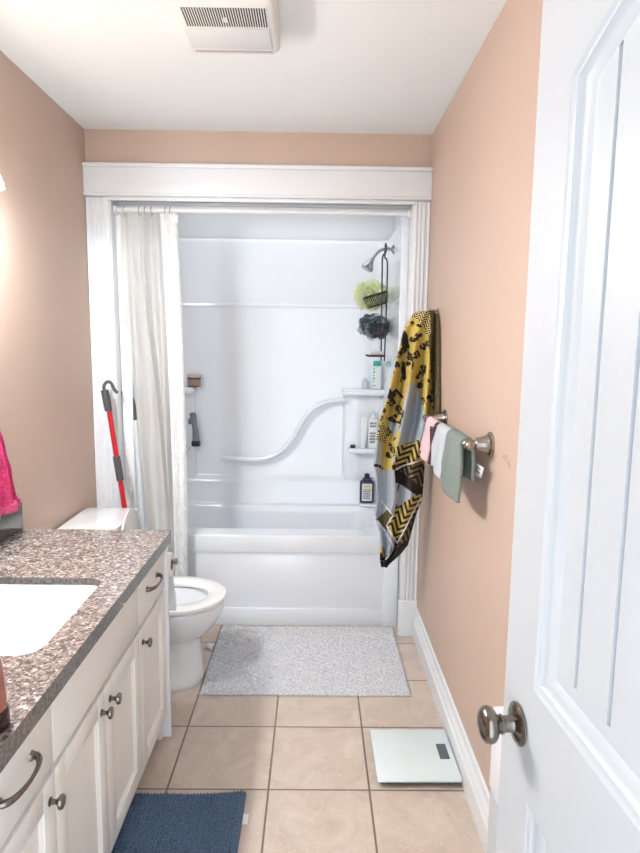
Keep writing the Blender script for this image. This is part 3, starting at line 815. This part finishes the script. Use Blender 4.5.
b = BM(); box(b, XF+.0005, XF+.0195, 1.137, 1.733, ZR0, ZR1, .002); link('false_drawer_front', b, cab_white, vc)

ct = thing('countertop', (.28, 1.44, .745), 'polished brown speckled granite vanity countertop with low backsplash', 'countertop')
SX0, SX1, SY0, SY1 = .125, .474, 1.207, 1.638
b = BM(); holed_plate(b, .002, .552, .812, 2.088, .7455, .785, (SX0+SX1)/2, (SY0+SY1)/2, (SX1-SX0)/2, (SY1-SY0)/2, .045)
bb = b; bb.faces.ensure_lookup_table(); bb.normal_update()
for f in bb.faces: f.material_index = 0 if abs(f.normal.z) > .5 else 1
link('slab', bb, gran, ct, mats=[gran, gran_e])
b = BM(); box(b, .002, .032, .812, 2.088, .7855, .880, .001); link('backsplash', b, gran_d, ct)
sk = thing('sink', (.30, 1.42, .612), 'white rectangular undermount sink set into the granite countertop', 'sink')
b = BM(); cx_, cy_ = (SX0+SX1)/2, (SY0+SY1)/2; hx, hy = (SX1-SX0)/2, (SY1-SY0)/2
rings = [rrect(cx_, cy_, hx-.0005, hy-.0005, .045, 72, .764), rrect(cx_, cy_, hx-.003, hy-.003, .045, 72, .762), rrect(cx_, cy_, hx-.012, hy-.012, .05, 72, .66), rrect(cx_, cy_, hx-.035, hy-.035, .05, 72, .632), rrect(cx_, cy_, hx-.07, hy-.07, .05, 72, .624), rrect(cx_, cy_, .02, .02, .018, 72, .620)]
rings += [rrect(cx_, cy_, .02, .02, .018, 72, .612), rrect(cx_, cy_, hx-.03, hy-.03, .05, 72, .618), rrect(cx_, cy_, hx+.012, hy+.012, .05, 72, .66), rrect(cx_, cy_, hx+.02, hy+.02, .06, 72, .740), rrect(cx_, cy_, hx-.0005, hy-.0005, .045, 72, .742)]
loft(b, rings, (False, False)); link('basin', b, porcelain, sk)
b = BM(); lathe(b, [(.021, 0), (.022, .003), (.016, .005), (.004, .004)], Mrot((cx_, cy_, .618), (0, 0, 1))); link('drain', b, nickel, sk)

# soap bottle at the near end of the counter
sb = thing('soap_dispenser', (.50, .975, .785), 'amber brown soap bottle with dark base at the near counter end', 'soap bottle')
bx, by = .497, .962
b = BM(); lathe(b, [(.038, .034), (.037, .08), (.033, .118), (.028, .135), (.018, .146), (.014, .150), (.014, .160)], Mrot((bx, by, .785), (0, 0, 1)), 32); link('body', b, amber, sb)
b = BM(); lathe(b, [(.039, 0), (.041, .003), (.041, .030), (.038, .036)], Mrot((bx, by, .785), (0, 0, 1)), 32); link('base', b, amber_d, sb)
b = BM(); lathe(b, [(.015, 0), (.015, .012), (.006, .014), (.005, .035)], Mrot((bx, by, .945), (0, 0, 1))); tube(b, [(bx, by, .978), (bx-.045, by, .976), (bx-.052, by, .968)], .005, 8); link('pump', b, black_pl, sb)

# hot pink towel hanging over the backsplash on the left wall
pk = thing('hand_towel', (.03, 1.93, 1.15), 'hot pink terry hand towel hanging against the left wall above the backsplash', 'towel')
def pfn(top, bot, zt, zb, xo):
    def f(u, z):
        t = (zt-z)/(zt-zb); y1 = top[1]+(bot[1]-top[1])*t**.8; y0 = top[0]+(bot[0]-top[0])*t
        y = y0+(y1-y0)*u
        x = xo+.014*math.sin(u*PI*5+z*3)*(.5+.5*t)+.004*noise.noise(Vector((u*9, z*20, 0)))
        return (x, y, z)
    return f
zt, zb = 1.20, .905
b = BM(); sheet(b, [zt-(zt-zb)*i/50 for i in range(51)], [i/40 for i in range(41)], pfn((1.86, 1.90), (1.75, 2.020), zt, zb, .052))
o = link('cloth', b, hot_pink, pk, smooth=80); m_ = o.modifiers.new('thickness', 'SOLIDIFY'); m_.thickness = .012; m_.offset = 0
b = BM()
def pf2(u, z):
    p = pfn((1.86, 1.90), (1.75, 2.020), zt, zb, .052)(u, max(z, zb)); return (p[0]+.003, p[1]+(0.012*u), z)
sheet(b, [.912-.026*i/8 for i in range(9)], [i/40 for i in range(41)], pf2)
o = link('border_band', b, hot_pink_b, pk, smooth=80); m_ = o.modifiers.new('thickness', 'SOLIDIFY'); m_.thickness = .02; m_.offset = 0
b = BM(); tube(b, smooth_path([(.002, 1.88, 1.235), (.04, 1.88, 1.235), (.052, 1.88, 1.22), (.052, 1.88, 1.19)], 4), .005, 8); link('hook', b, nickel, pk)

# vanity lamp above, partly outside the frame
vl = thing('vanity_light', (.0, 1.43, 1.93), 'wall vanity light with glowing white glass shade at the left frame edge', 'wall lamp')
b = BM(); box(b, .001, .022, 1.225, 1.865, 1.985, 2.065, .004); link('back_plate', b, nickel, vl)
LY = [1.275, 1.545, 1.815]
for y in LY:
    b = BM(); tube(b, smooth_path([(.02, y, 2.02), (.08, y, 2.02), (.10, y, 2.005), (.10, y, 1.98)], 4), .008, 10); link('arm', b, nickel, vl)
    b = BM(); lathe(b, [(.020, .0), (.028, -.01), (.040, -.05), (.056, -.10), (.058, -.108), (.055, -.108), (.038, -.05), (.026, -.012)], Mrot((.10, y, 1.985), (0, 0, 1)), 28, cap=(True, True)); link('lamp_shade', b, shade_glow, vl)

# ------------------------------------------------------------------ toilet
TY = 2.482
to = thing('toilet', (.35, TY, 0), 'white porcelain toilet with raised lid between the vanity and the tub', 'toilet')
b = BM()
secs = [  # z, centre x, back reach, front reach, half width
    (0, .42, .21, .164, .116), (.012, .42, .21, .168, .120), (.03, .42, .205, .167, .116), (.10, .42, .20, .160, .104), (.17, .42, .20, .154, .102),
    (.200, .42, .20, .160, .108), (.215, .42, .20, .178, .124), (.24, .43, .20, .196, .145), (.285, .44, .205, .217, .168), (.325, .45, .21, .225, .180), (.345, .45, .21, .226, .181), (.358, .45, .21, .224, .180),
    (.362, .45, .205, .218, .175), (.358, .46, .13, .18, .125), (.34, .46, .125, .172, .118), (.27, .46, .11, .14, .095), (.20, .45, .07, .09, .06), (.17, .45, .03, .04, .03)]
loft(b, [egg(cx, TY, z, xb, xf, hw, 48, 2.15, 2.6) for z, cx, xb, xf, hw in secs], (True, True)); link('bowl', b, porcelain, to, smooth=50)
b = BM()
box(b, .05, .30, TY-.10, TY+.10, .0, .355, .03, 4); box(b, .012, .30, TY-.16, TY+.16, .30, .362, .015, 3); link('pedestal', b, porcelain, to)
b = BM()
rings = [egg(.45, TY, .366, .17, .232, .188, 56, 2.1, 2.5), egg(.45, TY, .374, .175, .237, .192, 56, 2.1, 2.5), egg(.45, TY, .384, .175, .234, .190, 56, 2.1, 2.5), egg(.45, TY, .389, .17, .222, .180, 56, 2.1, 2.5),
         egg(.455, TY, .387, .135, .165, .125, 56, 2.1, 2.1), egg(.455, TY, .380, .13, .155, .118, 56, 2.1, 2.1), egg(.455, TY, .366, .13, .155, .118, 56, 2.1, 2.1)]
rings.append(rings[0]); loft(b, rings, (False, False)); bmesh.ops.remove_doubles(b, verts=b.verts[:], dist=1e-6); link('seat', b, seat_plastic, to, smooth=50)
b = BM()   # raised lid, leaning on the tank
ML = Matrix.Translation((.292, TY+.02, .392)) @ Matrix.Rotation(math.radians(-91), 4, 'Y')
t0 = bmesh.new()
loft(t0, [egg(.15, 0, 0, .15, .200, .150, 48, 2.0, 3.0), egg(.15, 0, .003, .152, .204, .154, 48, 2.0, 3.0), egg(.15, 0, .010, .152, .204, .154, 48, 2.0, 3.0), egg(.15, 0, .014, .146, .196, .148, 48, 2.0, 3.0)])
t0.transform(ML); merge(b, t0); link('lid', b, lid_shaded, to, smooth=50)
for s in (-1, 1):
    b = BM(); tube(b, [(.285, TY+s*.075-.02, .384), (.285, TY+s*.075+.02, .384)], .012, 12); link('hinge', b, seat_plastic, to)
b = BM()
def tk(i, z): return rrect(.135, TY, .113-i, .236-i, .014, 56, z)
loft(b, [tk(.03, .364), tk(.012, .375), tk(.004, .50), tk(0, .655)]); link('tank', b, porcelain, to)
b = BM(); loft(b, [tk(-.004, .656), tk(-.008, .660), tk(-.008, .684), tk(-.006, .689), tk(.0, .691)]); link('tank_lid', b, porcelain, to)

# toilet roll on the vanity end
hd_ = thing('toilet_paper_holder', (.49, 2.064, .66), 'metal toilet paper holder on the far end of the vanity', 'paper holder')
b = BM(); lathe(b, [(.016, 0), (.014, .004), (.007, .006), (.006, .07)], Mrot((.415, YV1+.012, .655), (0, 1, 0)), 20)
tube(b, smooth_path([(.415, YV1+.075, .655), (.43, YV1+.078, .655), (.552, YV1+.078, .655)], 3), .006, 10); lathe(b, [(.010, 0), (.013, .004), (.013, .008), (.008, .012)], Mrot((.552, YV1+.078, .655), (1, 0, 0)), 20)
link('arm', b, nickel, hd_)
tr = thing('toilet_roll', (.49, 2.128, .65), 'white toilet roll with a hanging sheet on the vanity end holder', 'toilet roll')
b = BM(); n = 36; t0 = bmesh.new()
rings = [[(x, math.cos(2*PI*i/n)*r, math.sin(2*PI*i/n)*r) for i in range(n)] for x, r in ((.440, .020), (.440, .042), (.442, .044), (.540, .044), (.542, .042), (.542, .020))]
rings.append(rings[0]); loft(t0, rings, (False, False)); t0.transform(Matrix.Translation((0, 2.128, .643))); merge(b, t0); link('roll', b, paper, tr)
b = BM(); n = 36; t0 = bmesh.new()
rings = [[(x, math.cos(2*PI*i/n)*r, math.sin(2*PI*i/n)*r) for i in range(n)] for x, r in ((.440, .018), (.543, .018), (.543, .0202), (.440, .0202))]
rings.append(rings[0]); loft(t0, rings, (False, False)); t0.transform(Matrix.Translation((0, 2.128, .643))); merge(b, t0); link('core', b, brown_jar, tr)
def trf(u, z): return (.443+.098*u+.004*math.sin(z*30), 2.174+.004*math.sin(u*5+z*20), z)
b = BM(); sheet(b, [.645-.20*i/20 for i in range(21)], [i/8 for i in range(9)], trf); link('hanging_sheet', b, paper, tr)

# ------------------------------------------------------------------ mop
mp = thing('mop', (.25, 2.80, 0), 'red mop handle with grey grips leaning in the corner behind the toilet', 'mop')
a0 = Vector((.245, 2.805, .02)); a1 = Vector((.094, 2.80, 1.225))
def al(t): return a0.lerp(a1, t)
def zt_(z): return (z-a0.z)/(a1.z-a0.z)
b = BM(); tube(b, [al(0), al(1)], .0115, 14); link('pole', b, red_pole, mp)
b = BM(); tube(b, smooth_path([at(108.5, 411, 2.80), at(106.5, 400, 2.80), at(104.5, 390, 2.80)], 5), [.0165]*3+[.0175]*8, 14); 
tube(b, smooth_path([at(104.5, 392, 2.80), at(104, 386, 2.80), at(107, 382, 2.80), at(111, 383, 2.80), at(114, 389, 2.80), at(117.5, 393, 2.80)], 5), .0075, 12); link('grip', b, grey_rub, mp)
b = BM(); tube(b, [al(zt_(.80)), al(zt_(.915))], .0165, 16); link('joint', b, grey_rub, mp)
b = BM(); box(b, .19, .33, 2.76, 2.855, .002, .018, .005); box(b, .235, .26, 2.79, 2.82, .015, .05, .004); link('mop_head', b, grey_rub, mp)
# long handled brush behind the curtain
br = thing('bath_brush', (.25, 2.966, 0), 'white long-handled brush with a grey grip showing through the curtain', 'brush')
YB2 = 2.966
b = BM(); tube(b, [at(135, 420, YB2), at(142, 515, YB2), at(147, 610, YB2)], .011, 12); link('pole', b, bottle_white, br)
b = BM(); tube(b, smooth_path([at(118.5, 392, YB2), at(127, 395, YB2), at(132, 400, YB2), at(134, 408, YB2), at(135, 421, YB2)], 5), .0105, 12); link('grip', b, grey_rub, br)
p_ = at(147, 610, YB2)
b = BM(); tube(b, [p_, (p_.x, YB2, .012)], .011, 12); link('lower_pole', b, bottle_white, br)

# ------------------------------------------------------------------ mats and scale
def pile_mat(name, x0, x1, y0, y1, h, mat, nx, ny, hf, label, cat, rot=0, warp=None):
    b = BM(); g = []
    for j in range(ny+1):
        row = []
        for i in range(nx+1):
            u, v = i/nx, j/ny; x = x0+(x1-x0)*u; y = y0+(y1-y0)*v
            e = min(u*(x1-x0), (1-u)*(x1-x0), v*(y1-y0), (1-v)*(y1-y0))
            zz = h*min(1, (e/.010))**.5 if e < .010 else h
            z = .002+zz+(hf(x, y) if e > .006 else 0)
            if i in (0, nx) or j in (0, ny): z = .002
            if warp: x, y = warp(x, y)
            row.append(b.verts.new((x, y, z)))
        g.append(row)
    for j in range(ny):
        for i in range(nx): b.faces.new((g[j][i], g[j][i+1], g[j+1][i+1], g[j+1][i]))
    bot = [b.verts.new((v.co.x, v.co.y, .0008)) for v in (g[0][0], g[0][nx], g[ny][nx], g[ny][0])]
    b.faces.new(bot)
    o = thing(name, ((x0+x1)/2, (y0+y1)/2, 0), label, cat)
    link('pile', b, mat, o, smooth=180); return o
def hg(x, y):
    p = Vector((x*75, y*75, 0)); a = math.sin((x*.55+y)*190+2.5*noise.noise(Vector((x*22, y*22, 0))))
    bnd = noise.noise(Vector((x*30-y*18, y*30+x*10, 2)))
    return .0042*a+.006*noise.noise(p)+.006*bnd
def warp_g(x, y): return (x+(.012 if y < 2.5 else 0)*((2.6-y)/.3 if y < 2.6 else 0)*(1 if x > 1 else 0)+.0*y, y)
gm = pile_mat('bath_mat', .590, 1.468, 2.350, 2.950, .016, mat_grey, 330, 220, hg, 'light grey fluffy bath mat on the tiles in front of the tub', 'bath mat')
b = BM(); 
tube(b, [(.592, 2.352, .006), (1.466, 2.352, .006)], .006, 8); link('bound_edge', b, mat_grey, gm)
b = BM(); vs = [b.verts.new(p) for p in ((.582, 2.72, .004), (.548, 2.735, .012), (.552, 2.765, .016), (.582, 2.78, .006))]; b.faces.new(vs)
o = link('care_tag', b, tag_white, gm); m_ = o.modifiers.new('t', 'SOLIDIFY'); m_.thickness = .0012
def hb(x, y): return .0052*math.sin(x*2*PI/.0105)*(.6+.4*math.sin(y*2*PI/.012+math.sin(x*300)))+.004*noise.noise(Vector((x*14, y*14, 4)))
def warp_b(x, y): return (x, y-.018*(1-(x-.46)/.38)+.010*math.sin((x-.46)/.38*PI*1.1+2.6))
bmx = pile_mat('bath_rug', .46, .848, 1.18, 1.792, .020, mat_blue, 300, 240, hb, 'dark blue ribbed rug on the tiles beside the vanity', 'rug', warp=warp_b)
b = BM(); box(b, .849, .866, 1.66, 1.70, .006, .0075); link('care_tag', b, tag_white, bmx)

sc = thing('bathroom_scale', (1.415, 1.955, 0), 'flat white glass bathroom scale beside the right baseboard', 'scale')
Ms = Matrix.Translation((1.413, 1.956, 0)) @ Matrix.Rotation(.01, 4, 'Z')
b = BM(); box(b, -.140, .140, -.134, .134, .020, .029, .0025, 2, Ms); link('glass_plate', b, glass_white, sc)
b = BM(); box(b, -.128, .128, -.122, .122, .008, .020, .003, 2, Ms); link('base', b, dark_base, sc)
for sx in (-1, 1):
    for sy in (-1, 1):
        b = BM(); lathe(b, [(.017, 0), (.019, .003), (.017, .010)], Mrot(Ms @ Vector((sx*.10, sy*.095, 0)), (0, 0, 1)), 20); link('foot', b, dark_base, sc)
b = BM(); box(b, .088, .122, -.030, .050, .0288, .0296, .0, 2, Ms); link('display', b, lcd, sc)

# white drawer tower behind the door
dt = thing('storage_tower', (1.49, 1.06, 0), 'white plastic drawer unit mostly hidden behind the open door', 'storage unit')
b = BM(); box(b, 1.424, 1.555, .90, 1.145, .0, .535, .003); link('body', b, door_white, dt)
b = BM(); box(b, 1.4225, 1.556, .895, 1.148, .541, .717, .004); link('top_drawer', b, bin_white, dt)

# ------------------------------------------------------------------ towel bar and cloths
ZB, XB = 1.156, 1.503
tb_ = thing('towel_bar', (W, 2.09, ZB), 'brushed nickel towel bar mounted on the right wall', 'towel bar')
b = BM(); tube(b, [(XB, 1.735, ZB), (XB, 2.425, ZB)], .0085, 14); link('bar', b, nickel, tb_)
for y in (1.765, 2.395):
    b = BM(); lathe(b, [(.036, 0), (.037, .003), (.035, .007), (.028, .009), (.029, .012), (.026, .016), (.022, .030), (.018, .046), (.0125, .050), (.012, .055), (.015, .060), (.0165, .070), (.015, .080), (.008, .086)], Mrot((W-.0005, y, ZB), (-1, 0, 0)), 30); link('mount', b, nickel, tb_)
for y, s in ((1.735, -1), (2.425, 1)): b = BM(); lathe(b, [(.0105, -.004), (.013, 0), (.013, .008), (.009, .013), (.003, .015)], Mrot((XB, y, ZB), (0, s, 0)), 18); link('finial', b, nickel, tb_)
def draped(name, y0, y1, zf, zb_, mat, label, cat, skew=0, spread=0, thick=.008, wav=.006, gap=.014, seed=0, flare=0):
    # cloth folded over the bar: path runs up the front, over the bar, down the back
    o = thing(name, (XB, (y0+y1)/2, ZB), label, cat)
    path = []
    for i in range(26): path.append((-gap-flare*(1-i/25), zf+(ZB-zf)*i/25))
    for i in range(1, 12): a = PI-PI*i/12; path.append((gap*math.cos(a), ZB+gap*math.sin(a)))
    for i in range(26): path.append((gap+.3*flare*i/25, ZB-(ZB-zb_)*i/25))
    b = BM(); uvl = b.loops.layers.uv.verify(); nu = 26; g = []
    for x, z in path:
        row = []
        for j in range(nu+1):
            u = j/nu; dz = ZB-z
            y = y0+(y1-y0)*u+(skew*dz+spread*u*dz if x < 0 else skew*.4*dz)
            w = wav*math.sin(u*PI*2.6+seed+z*6)*min(1, max(0, dz)/.06)
            zz = z-(.012*math.sin(u*PI*1.3+seed) if z < ZB-.05 and x < 0 else 0)*min(1, max(0, dz)/.15)
            row.append(b.verts.new((XB+x+w, y, zz)))
        g.append(row)
    for i in range(len(g)-1):
        for j in range(nu): b.faces.new((g[i][j], g[i][j+1], g[i+1][j+1], g[i+1][j]))
    c = link('cloth', b, mat, o, smooth=180); m = c.modifiers.new('t', 'SOLIDIFY'); m.thickness = thick; m.offset = 0
    return o
gc = draped('washcloth', 1.760, 1.945, .985, 1.045, terry_green, 'sage green terry washcloth on the near end of the towel bar', 'washcloth', skew=.0, spread=.6, thick=.011, gap=.017, seed=.5, flare=.004)
b = BM(); ta = [atx(468, 457, 1.540), atx(484, 468, 1.545), atx(481, 478, 1.545), atx(465.5, 468, 1.540)]
vs = [b.verts.new(p) for p in ta]; b.faces.new(vs)
o = link('care_tag', b, tag_white, gc); m_ = o.modifiers.new('t', 'SOLIDIFY'); m_.thickness = .001
b = BM()
def tp(u, v): return ta[0].lerp(ta[1], u).lerp(ta[3].lerp(ta[2], u), v)+Vector((-.0012, -.0003, 0))
rnd = random.Random(4)
for v in (.3, .62):
    u = .12
    while u < .86:
        w = rnd.uniform(.04, .09); vs = [b.verts.new(tp(a, c)) for a, c in ((u, v-.07), (u+w, v-.07), (u+w, v+.07), (u, v+.07))]; b.faces.new(vs); u += w+.04
link('printing', b, ink, gc)
wc = draped('washcloth', 1.965, 2.125, 1.000, 1.04, terry_white, 'white terry washcloth on the towel bar between the green and pink cloths', 'washcloth', skew=.25, spread=.35, thick=.008, seed=2.0, flare=.006)
pc = draped('washcloth', 2.190, 2.330, 1.015, 1.05, pink_cloth, 'pale pink cloth with dark plum backing at the far end of the towel bar', 'washcloth', skew=.55, thick=.006, seed=1.0, flare=.012)
b = BM()
def plf(u, z):
    t = (1.150-z)/.14; return (1.492-.004*t+.008*math.sin(u*7+z*20), 2.135+.075*u+.30*(1.15-z)*(1-u*.3), z)
sheet(b, [1.150-.14*i/14 for i in range(15)], [i/12 for i in range(13)], plf); o = link('plum_lining', b, plum_cloth, pc, smooth=180); m_ = o.modifiers.new('t', 'SOLIDIFY'); m_.thickness = .006

# ------------------------------------------------------------------ beach towel
bt = thing('beach_towel', (1.54, 2.60, 1.59), 'yellow leopard print beach towel with grey and zigzag borders hanging on the right wall', 'towel')
def tpos(u, v, Y):
    p = at(u, v, Y)
    if p.x > 1.562: p = atx(u, v, 1.562)
    return p
LO = [(311, 421), (313, 414), (320, 409), (332, 403), (345, 400), (360, 396), (380, 391.5), (400, 387), (420, 381), (440, 377.5), (455, 376), (468, 375), (480, 377), (500, 378), (515, 376), (523, 378), (532, 381), (545, 382), (560, 381.5), (567, 383)]
RO = [(311, 434), (314, 437), (330, 438), (420, 438.5), (440, 434), (455, 430), (462, 425), (480, 424), (500, 422), (515, 416), (530, 412), (545, 408), (555, 400), (562, 392), (567, 386)]
def tabi(tab, v):
    if v <= tab[0][0]: return tab[0][1]
    for (a, x), (c, y) in zip(tab, tab[1:]):
        if v <= c: return x+(y-x)*(v-a)/(c-a)
    return tab[-1][1]
def inpoly(x, y, P):
    r = False; j = len(P)-1
    for i in range(len(P)):
        xi, yi = P[i]; xj, yj = P[j]
        if (yi > y) != (yj > y) and x < (xj-xi)*(y-yi)/(yj-yi)+xi: r = not r
        j = i
    return r
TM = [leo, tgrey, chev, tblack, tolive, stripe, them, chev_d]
regs = [  # polygons in the picture of the towel: (material slot, outline)
    (4, [(430, 305), (446, 305), (446, 430), (436, 430), (433, 400), (430, 360), (428, 330)]),
    (5, [(412, 305), (428, 305), (430, 312), (431, 334), (427, 336), (420, 322), (413, 318)]),
    (3, [(404, 330), (408, 335), (409, 345), (406, 352), (402, 349), (401, 338)]),
    (3, [(402, 361), (405, 362), (406, 375), (402.5, 377), (401, 370)]),
    (3, [(407, 349), (412, 355), (414, 364), (412.5, 370), (411.5, 369), (412, 362), (408, 355)]),
    (1, [(408, 388), (414, 380), (420, 395), (424, 412), (427, 420), (430, 445), (415, 447), (400, 446), (398, 462), (392, 462), (399, 440), (401, 420), (404, 403)]),
    (1, [(388, 418), (395, 425), (400, 423), (398, 432), (394, 436), (389, 428)]),
    (3, [(385, 388), (389, 386), (392, 392), (396, 388), (404, 397), (402, 399), (396, 392), (393, 397), (397, 404), (393, 404), (388, 398), (381, 407), (380, 403)]),
    (3, [(384, 416), (392, 420), (400, 421), (403, 409), (404, 412), (401, 424), (391, 422)]),
    (5, [(374, 428), (384, 424), (388, 432), (386, 444), (376, 442)]),
    (1, [(370, 440), (382, 442), (382, 478), (372, 478)]),
    (3, [(371, 463), (381, 465), (382, 468), (376, 467)]),
    (1, [(370, 476), (381, 474), (384, 482), (398, 483), (397, 500), (394, 516), (392, 520), (378, 519), (372, 514)]),
    (2, [(395, 447), (418, 440), (436, 450), (424, 459), (396, 468)]),
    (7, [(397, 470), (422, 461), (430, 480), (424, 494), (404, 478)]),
    (3, [(397, 469), (402, 472), (422, 488), (424, 496), (419, 494), (398, 478)]),
    (1, [(400, 484), (416, 495), (404, 504), (398, 512), (396, 500)]),
    (2, [(396, 508), (420, 492), (423, 500), (412, 518), (397, 543), (386, 526), (394, 516)]),
    (4, [(377, 519), (388, 509), (393, 514), (386, 525), (388, 534), (380, 524)]),
    (1, [(378, 522), (388, 532), (393, 545), (392, 550), (383, 562), (380, 540)]),
    (2, [(380, 543), (384, 548), (386, 558), (381, 562)]),
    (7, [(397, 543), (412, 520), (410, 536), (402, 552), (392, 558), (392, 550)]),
    (3, [(408, 540), (406, 550), (398, 558), (384, 569), (380, 563), (392, 551), (398, 546)]),
]
def slot(x, y):
    s = 0
    for m, P in regs:
        if inpoly(x, y, P): s = m
    if y > 470 and s == 0: s = 1 if x < 395 else 3
    return s
def towel_fn(off=0):
    def fn(u, v):
        x0, x1 = tabi(LO, v), tabi(RO, v); x = x0+(x1-x0)*u
        t = min(1, (v-311)/90)
        k = 2*PI*(2.6*u+.15)+.006*(v-311)
        y = 2.60+off-.060*t*math.sin(k)*(.7+.3*math.sin(v*.021))-.02*math.sin(u*PI)+.006*noise.noise(Vector((u*8, v*.03, 0)))
        if u > .86: y = y+(u-.86)*.5*min(1, t*2)
        return tpos(x, v, y)
    return fn
b = BM(); vs_ = [311+(567-311)*i/256 for i in range(257)]; us_ = [i/64 for i in range(65)]
uvl = b.loops.layers.uv.verify(); f_ = towel_fn()
g = [[b.verts.new(f_(u, v)) for u in us_] for v in vs_]
for i in range(256):
    for j in range(64):
        f = b.faces.new((g[i][j], g[i][j+1], g[i+1][j+1], g[i+1][j]))
        cs = [(us_[j], vs_[i]), (us_[j+1], vs_[i]), (us_[j+1], vs_[i+1]), (us_[j], vs_[i+1])]
        px = [(tabi(LO, v)+(tabi(RO, v)-tabi(LO, v))*u, v) for u, v in cs]
        for l, c in zip(f.loops, px): l[uvl].uv = (c[0]/60, -c[1]/60)
        f.material_index = slot(sum(p[0] for p in px)/4, sum(p[1] for p in px)/4)
o = link('cloth', b, leo, bt, smooth=180, mats=TM); m_ = o.modifiers.new('t', 'SOLIDIFY'); m_.thickness = .008; m_.offset = 1
def Yof(px, v):
    x0, x1 = tabi(LO, v), tabi(RO, v); u = min(1, max(0, (px-x0)/(x1-x0)))
    return f_(u, v)
def hem(pts):
    P = [];
    for (xa, ya), (xb, yb) in zip(pts, pts[1:]):
        for k in range(6):
            t = k/6; P.append(Yof(xa+(xb-xa)*t, ya+(yb-ya)*t)+Vector((0, -.009, 0)))
    b = BM(); tube(b, P, .0032, 8); return link('hem', b, them, bt)
hem([(396, 469), (404, 465), (414, 462), (424, 458.5), (427, 455)])
hem([(421, 497), (413, 511), (405, 528), (397, 542.5), (389, 530), (386.5, 525), (390, 519), (393, 515), (387, 508), (380, 499)])
hem([(386, 533), (392, 543), (393, 549), (388, 556), (382, 562)])
hem([(378, 521), (386, 532)])
b = BM(); lathe(b, [(.014, 0), (.013, .004), (.006, .006), (.006, .028), (.010, .034), (.008, .040)], Mrot((W-.0005, 2.62, 1.590), (-1, 0, 0)), 20)
hk = link('wall_hook', b, nickel); tag(hk, 'small metal wall hook under the top of the leopard beach towel', 'hook')

# scuff on the right wall
b = BM(); rnd = random.Random(2)
for k in range(7):
    p = atx(rnd.uniform(503, 510), rnd.uniform(456, 467), W-.0008); a = rnd.uniform(0, 3)
    w, h = rnd.uniform(.002, .008), rnd.uniform(.0008, .002)
    box(b, -.0006, .0006, -w, w, -h, h, 0, 2, Matrix.Translation(p) @ Matrix.Rotation(a, 4, 'X'))
tag(link('wall_scuff', b, scuff), 'small scraped scuff mark on the right wall by the door', 'scuff')

# ------------------------------------------------------------------ camera
cd_ = bpy.data.cameras.new('camera'); cam = bpy.data.objects.new('camera', cd_); C.objects.link(cam)
cd_.sensor_fit = 'VERTICAL'; cd_.sensor_height = 24; cd_.lens = F/853*24; cd_.clip_start = .02; cd_.clip_end = 60
cp, sp = math.cos(PITCH), math.sin(PITCH); cy, sy = math.cos(YAW), math.sin(YAW); cr, srr = math.cos(ROLL), math.sin(ROLL)
fwd = Vector((cp*sy, cp*cy, -sp))
rt = Vector((cy, -sy, 0)); upv = Vector((sp*sy, sp*cy, cp))
R = rt*cr-upv*srr; Uv = rt*srr+upv*cr
cam.matrix_world = Matrix(((R.x, Uv.x, -fwd.x, CAM.x), (R.y, Uv.y, -fwd.y, CAM.y), (R.z, Uv.z, -fwd.z, CAM.z), (0, 0, 0, 1)))
bpy.context.scene.camera = cam

# ------------------------------------------------------------------ light
def light(name, typ, loc, e, size=.1, col=(1, 1, 1), rot=None, sy=None):
    l = bpy.data.lights.new(name, typ); l.energy = e; l.color = col
    if typ == 'POINT': l.shadow_soft_size = size
    if typ == 'AREA':
        l.size = size
        if sy: l.shape = 'RECTANGLE'; l.size_y = sy
    o = bpy.data.objects.new(name, l); C.objects.link(o); o.location = loc
    if rot: o.rotation_euler = rot
    return o
for i, y in enumerate(LY): light('vanity_bulb', 'POINT', (.10, y, 1.868), 9.3, .035, (.84, .93, 1))
light('alcove_fill', 'AREA', (.8, 3.32, 2.352), 1.25, 1.2, (.90, .96, 1), rot=(0, 0, 0), sy=.5)  # unseen fill light, added to brighten the tub alcove
w = bpy.data.worlds.new('doorway_fill'); bpy.context.scene.world = w; w.use_nodes = True  # even world light added as fill through the doorway; no source is seen
w.node_tree.nodes['Background'].inputs[0].default_value = (.80, .91, 1, 1); w.node_tree.nodes['Background'].inputs[1].default_value = 1.45
vs = bpy.context.scene.view_settings
vs.view_transform = 'Standard'; vs.look = 'None'; vs.gamma = 1; vs.exposure = 1.27; vs.use_curve_mapping = False
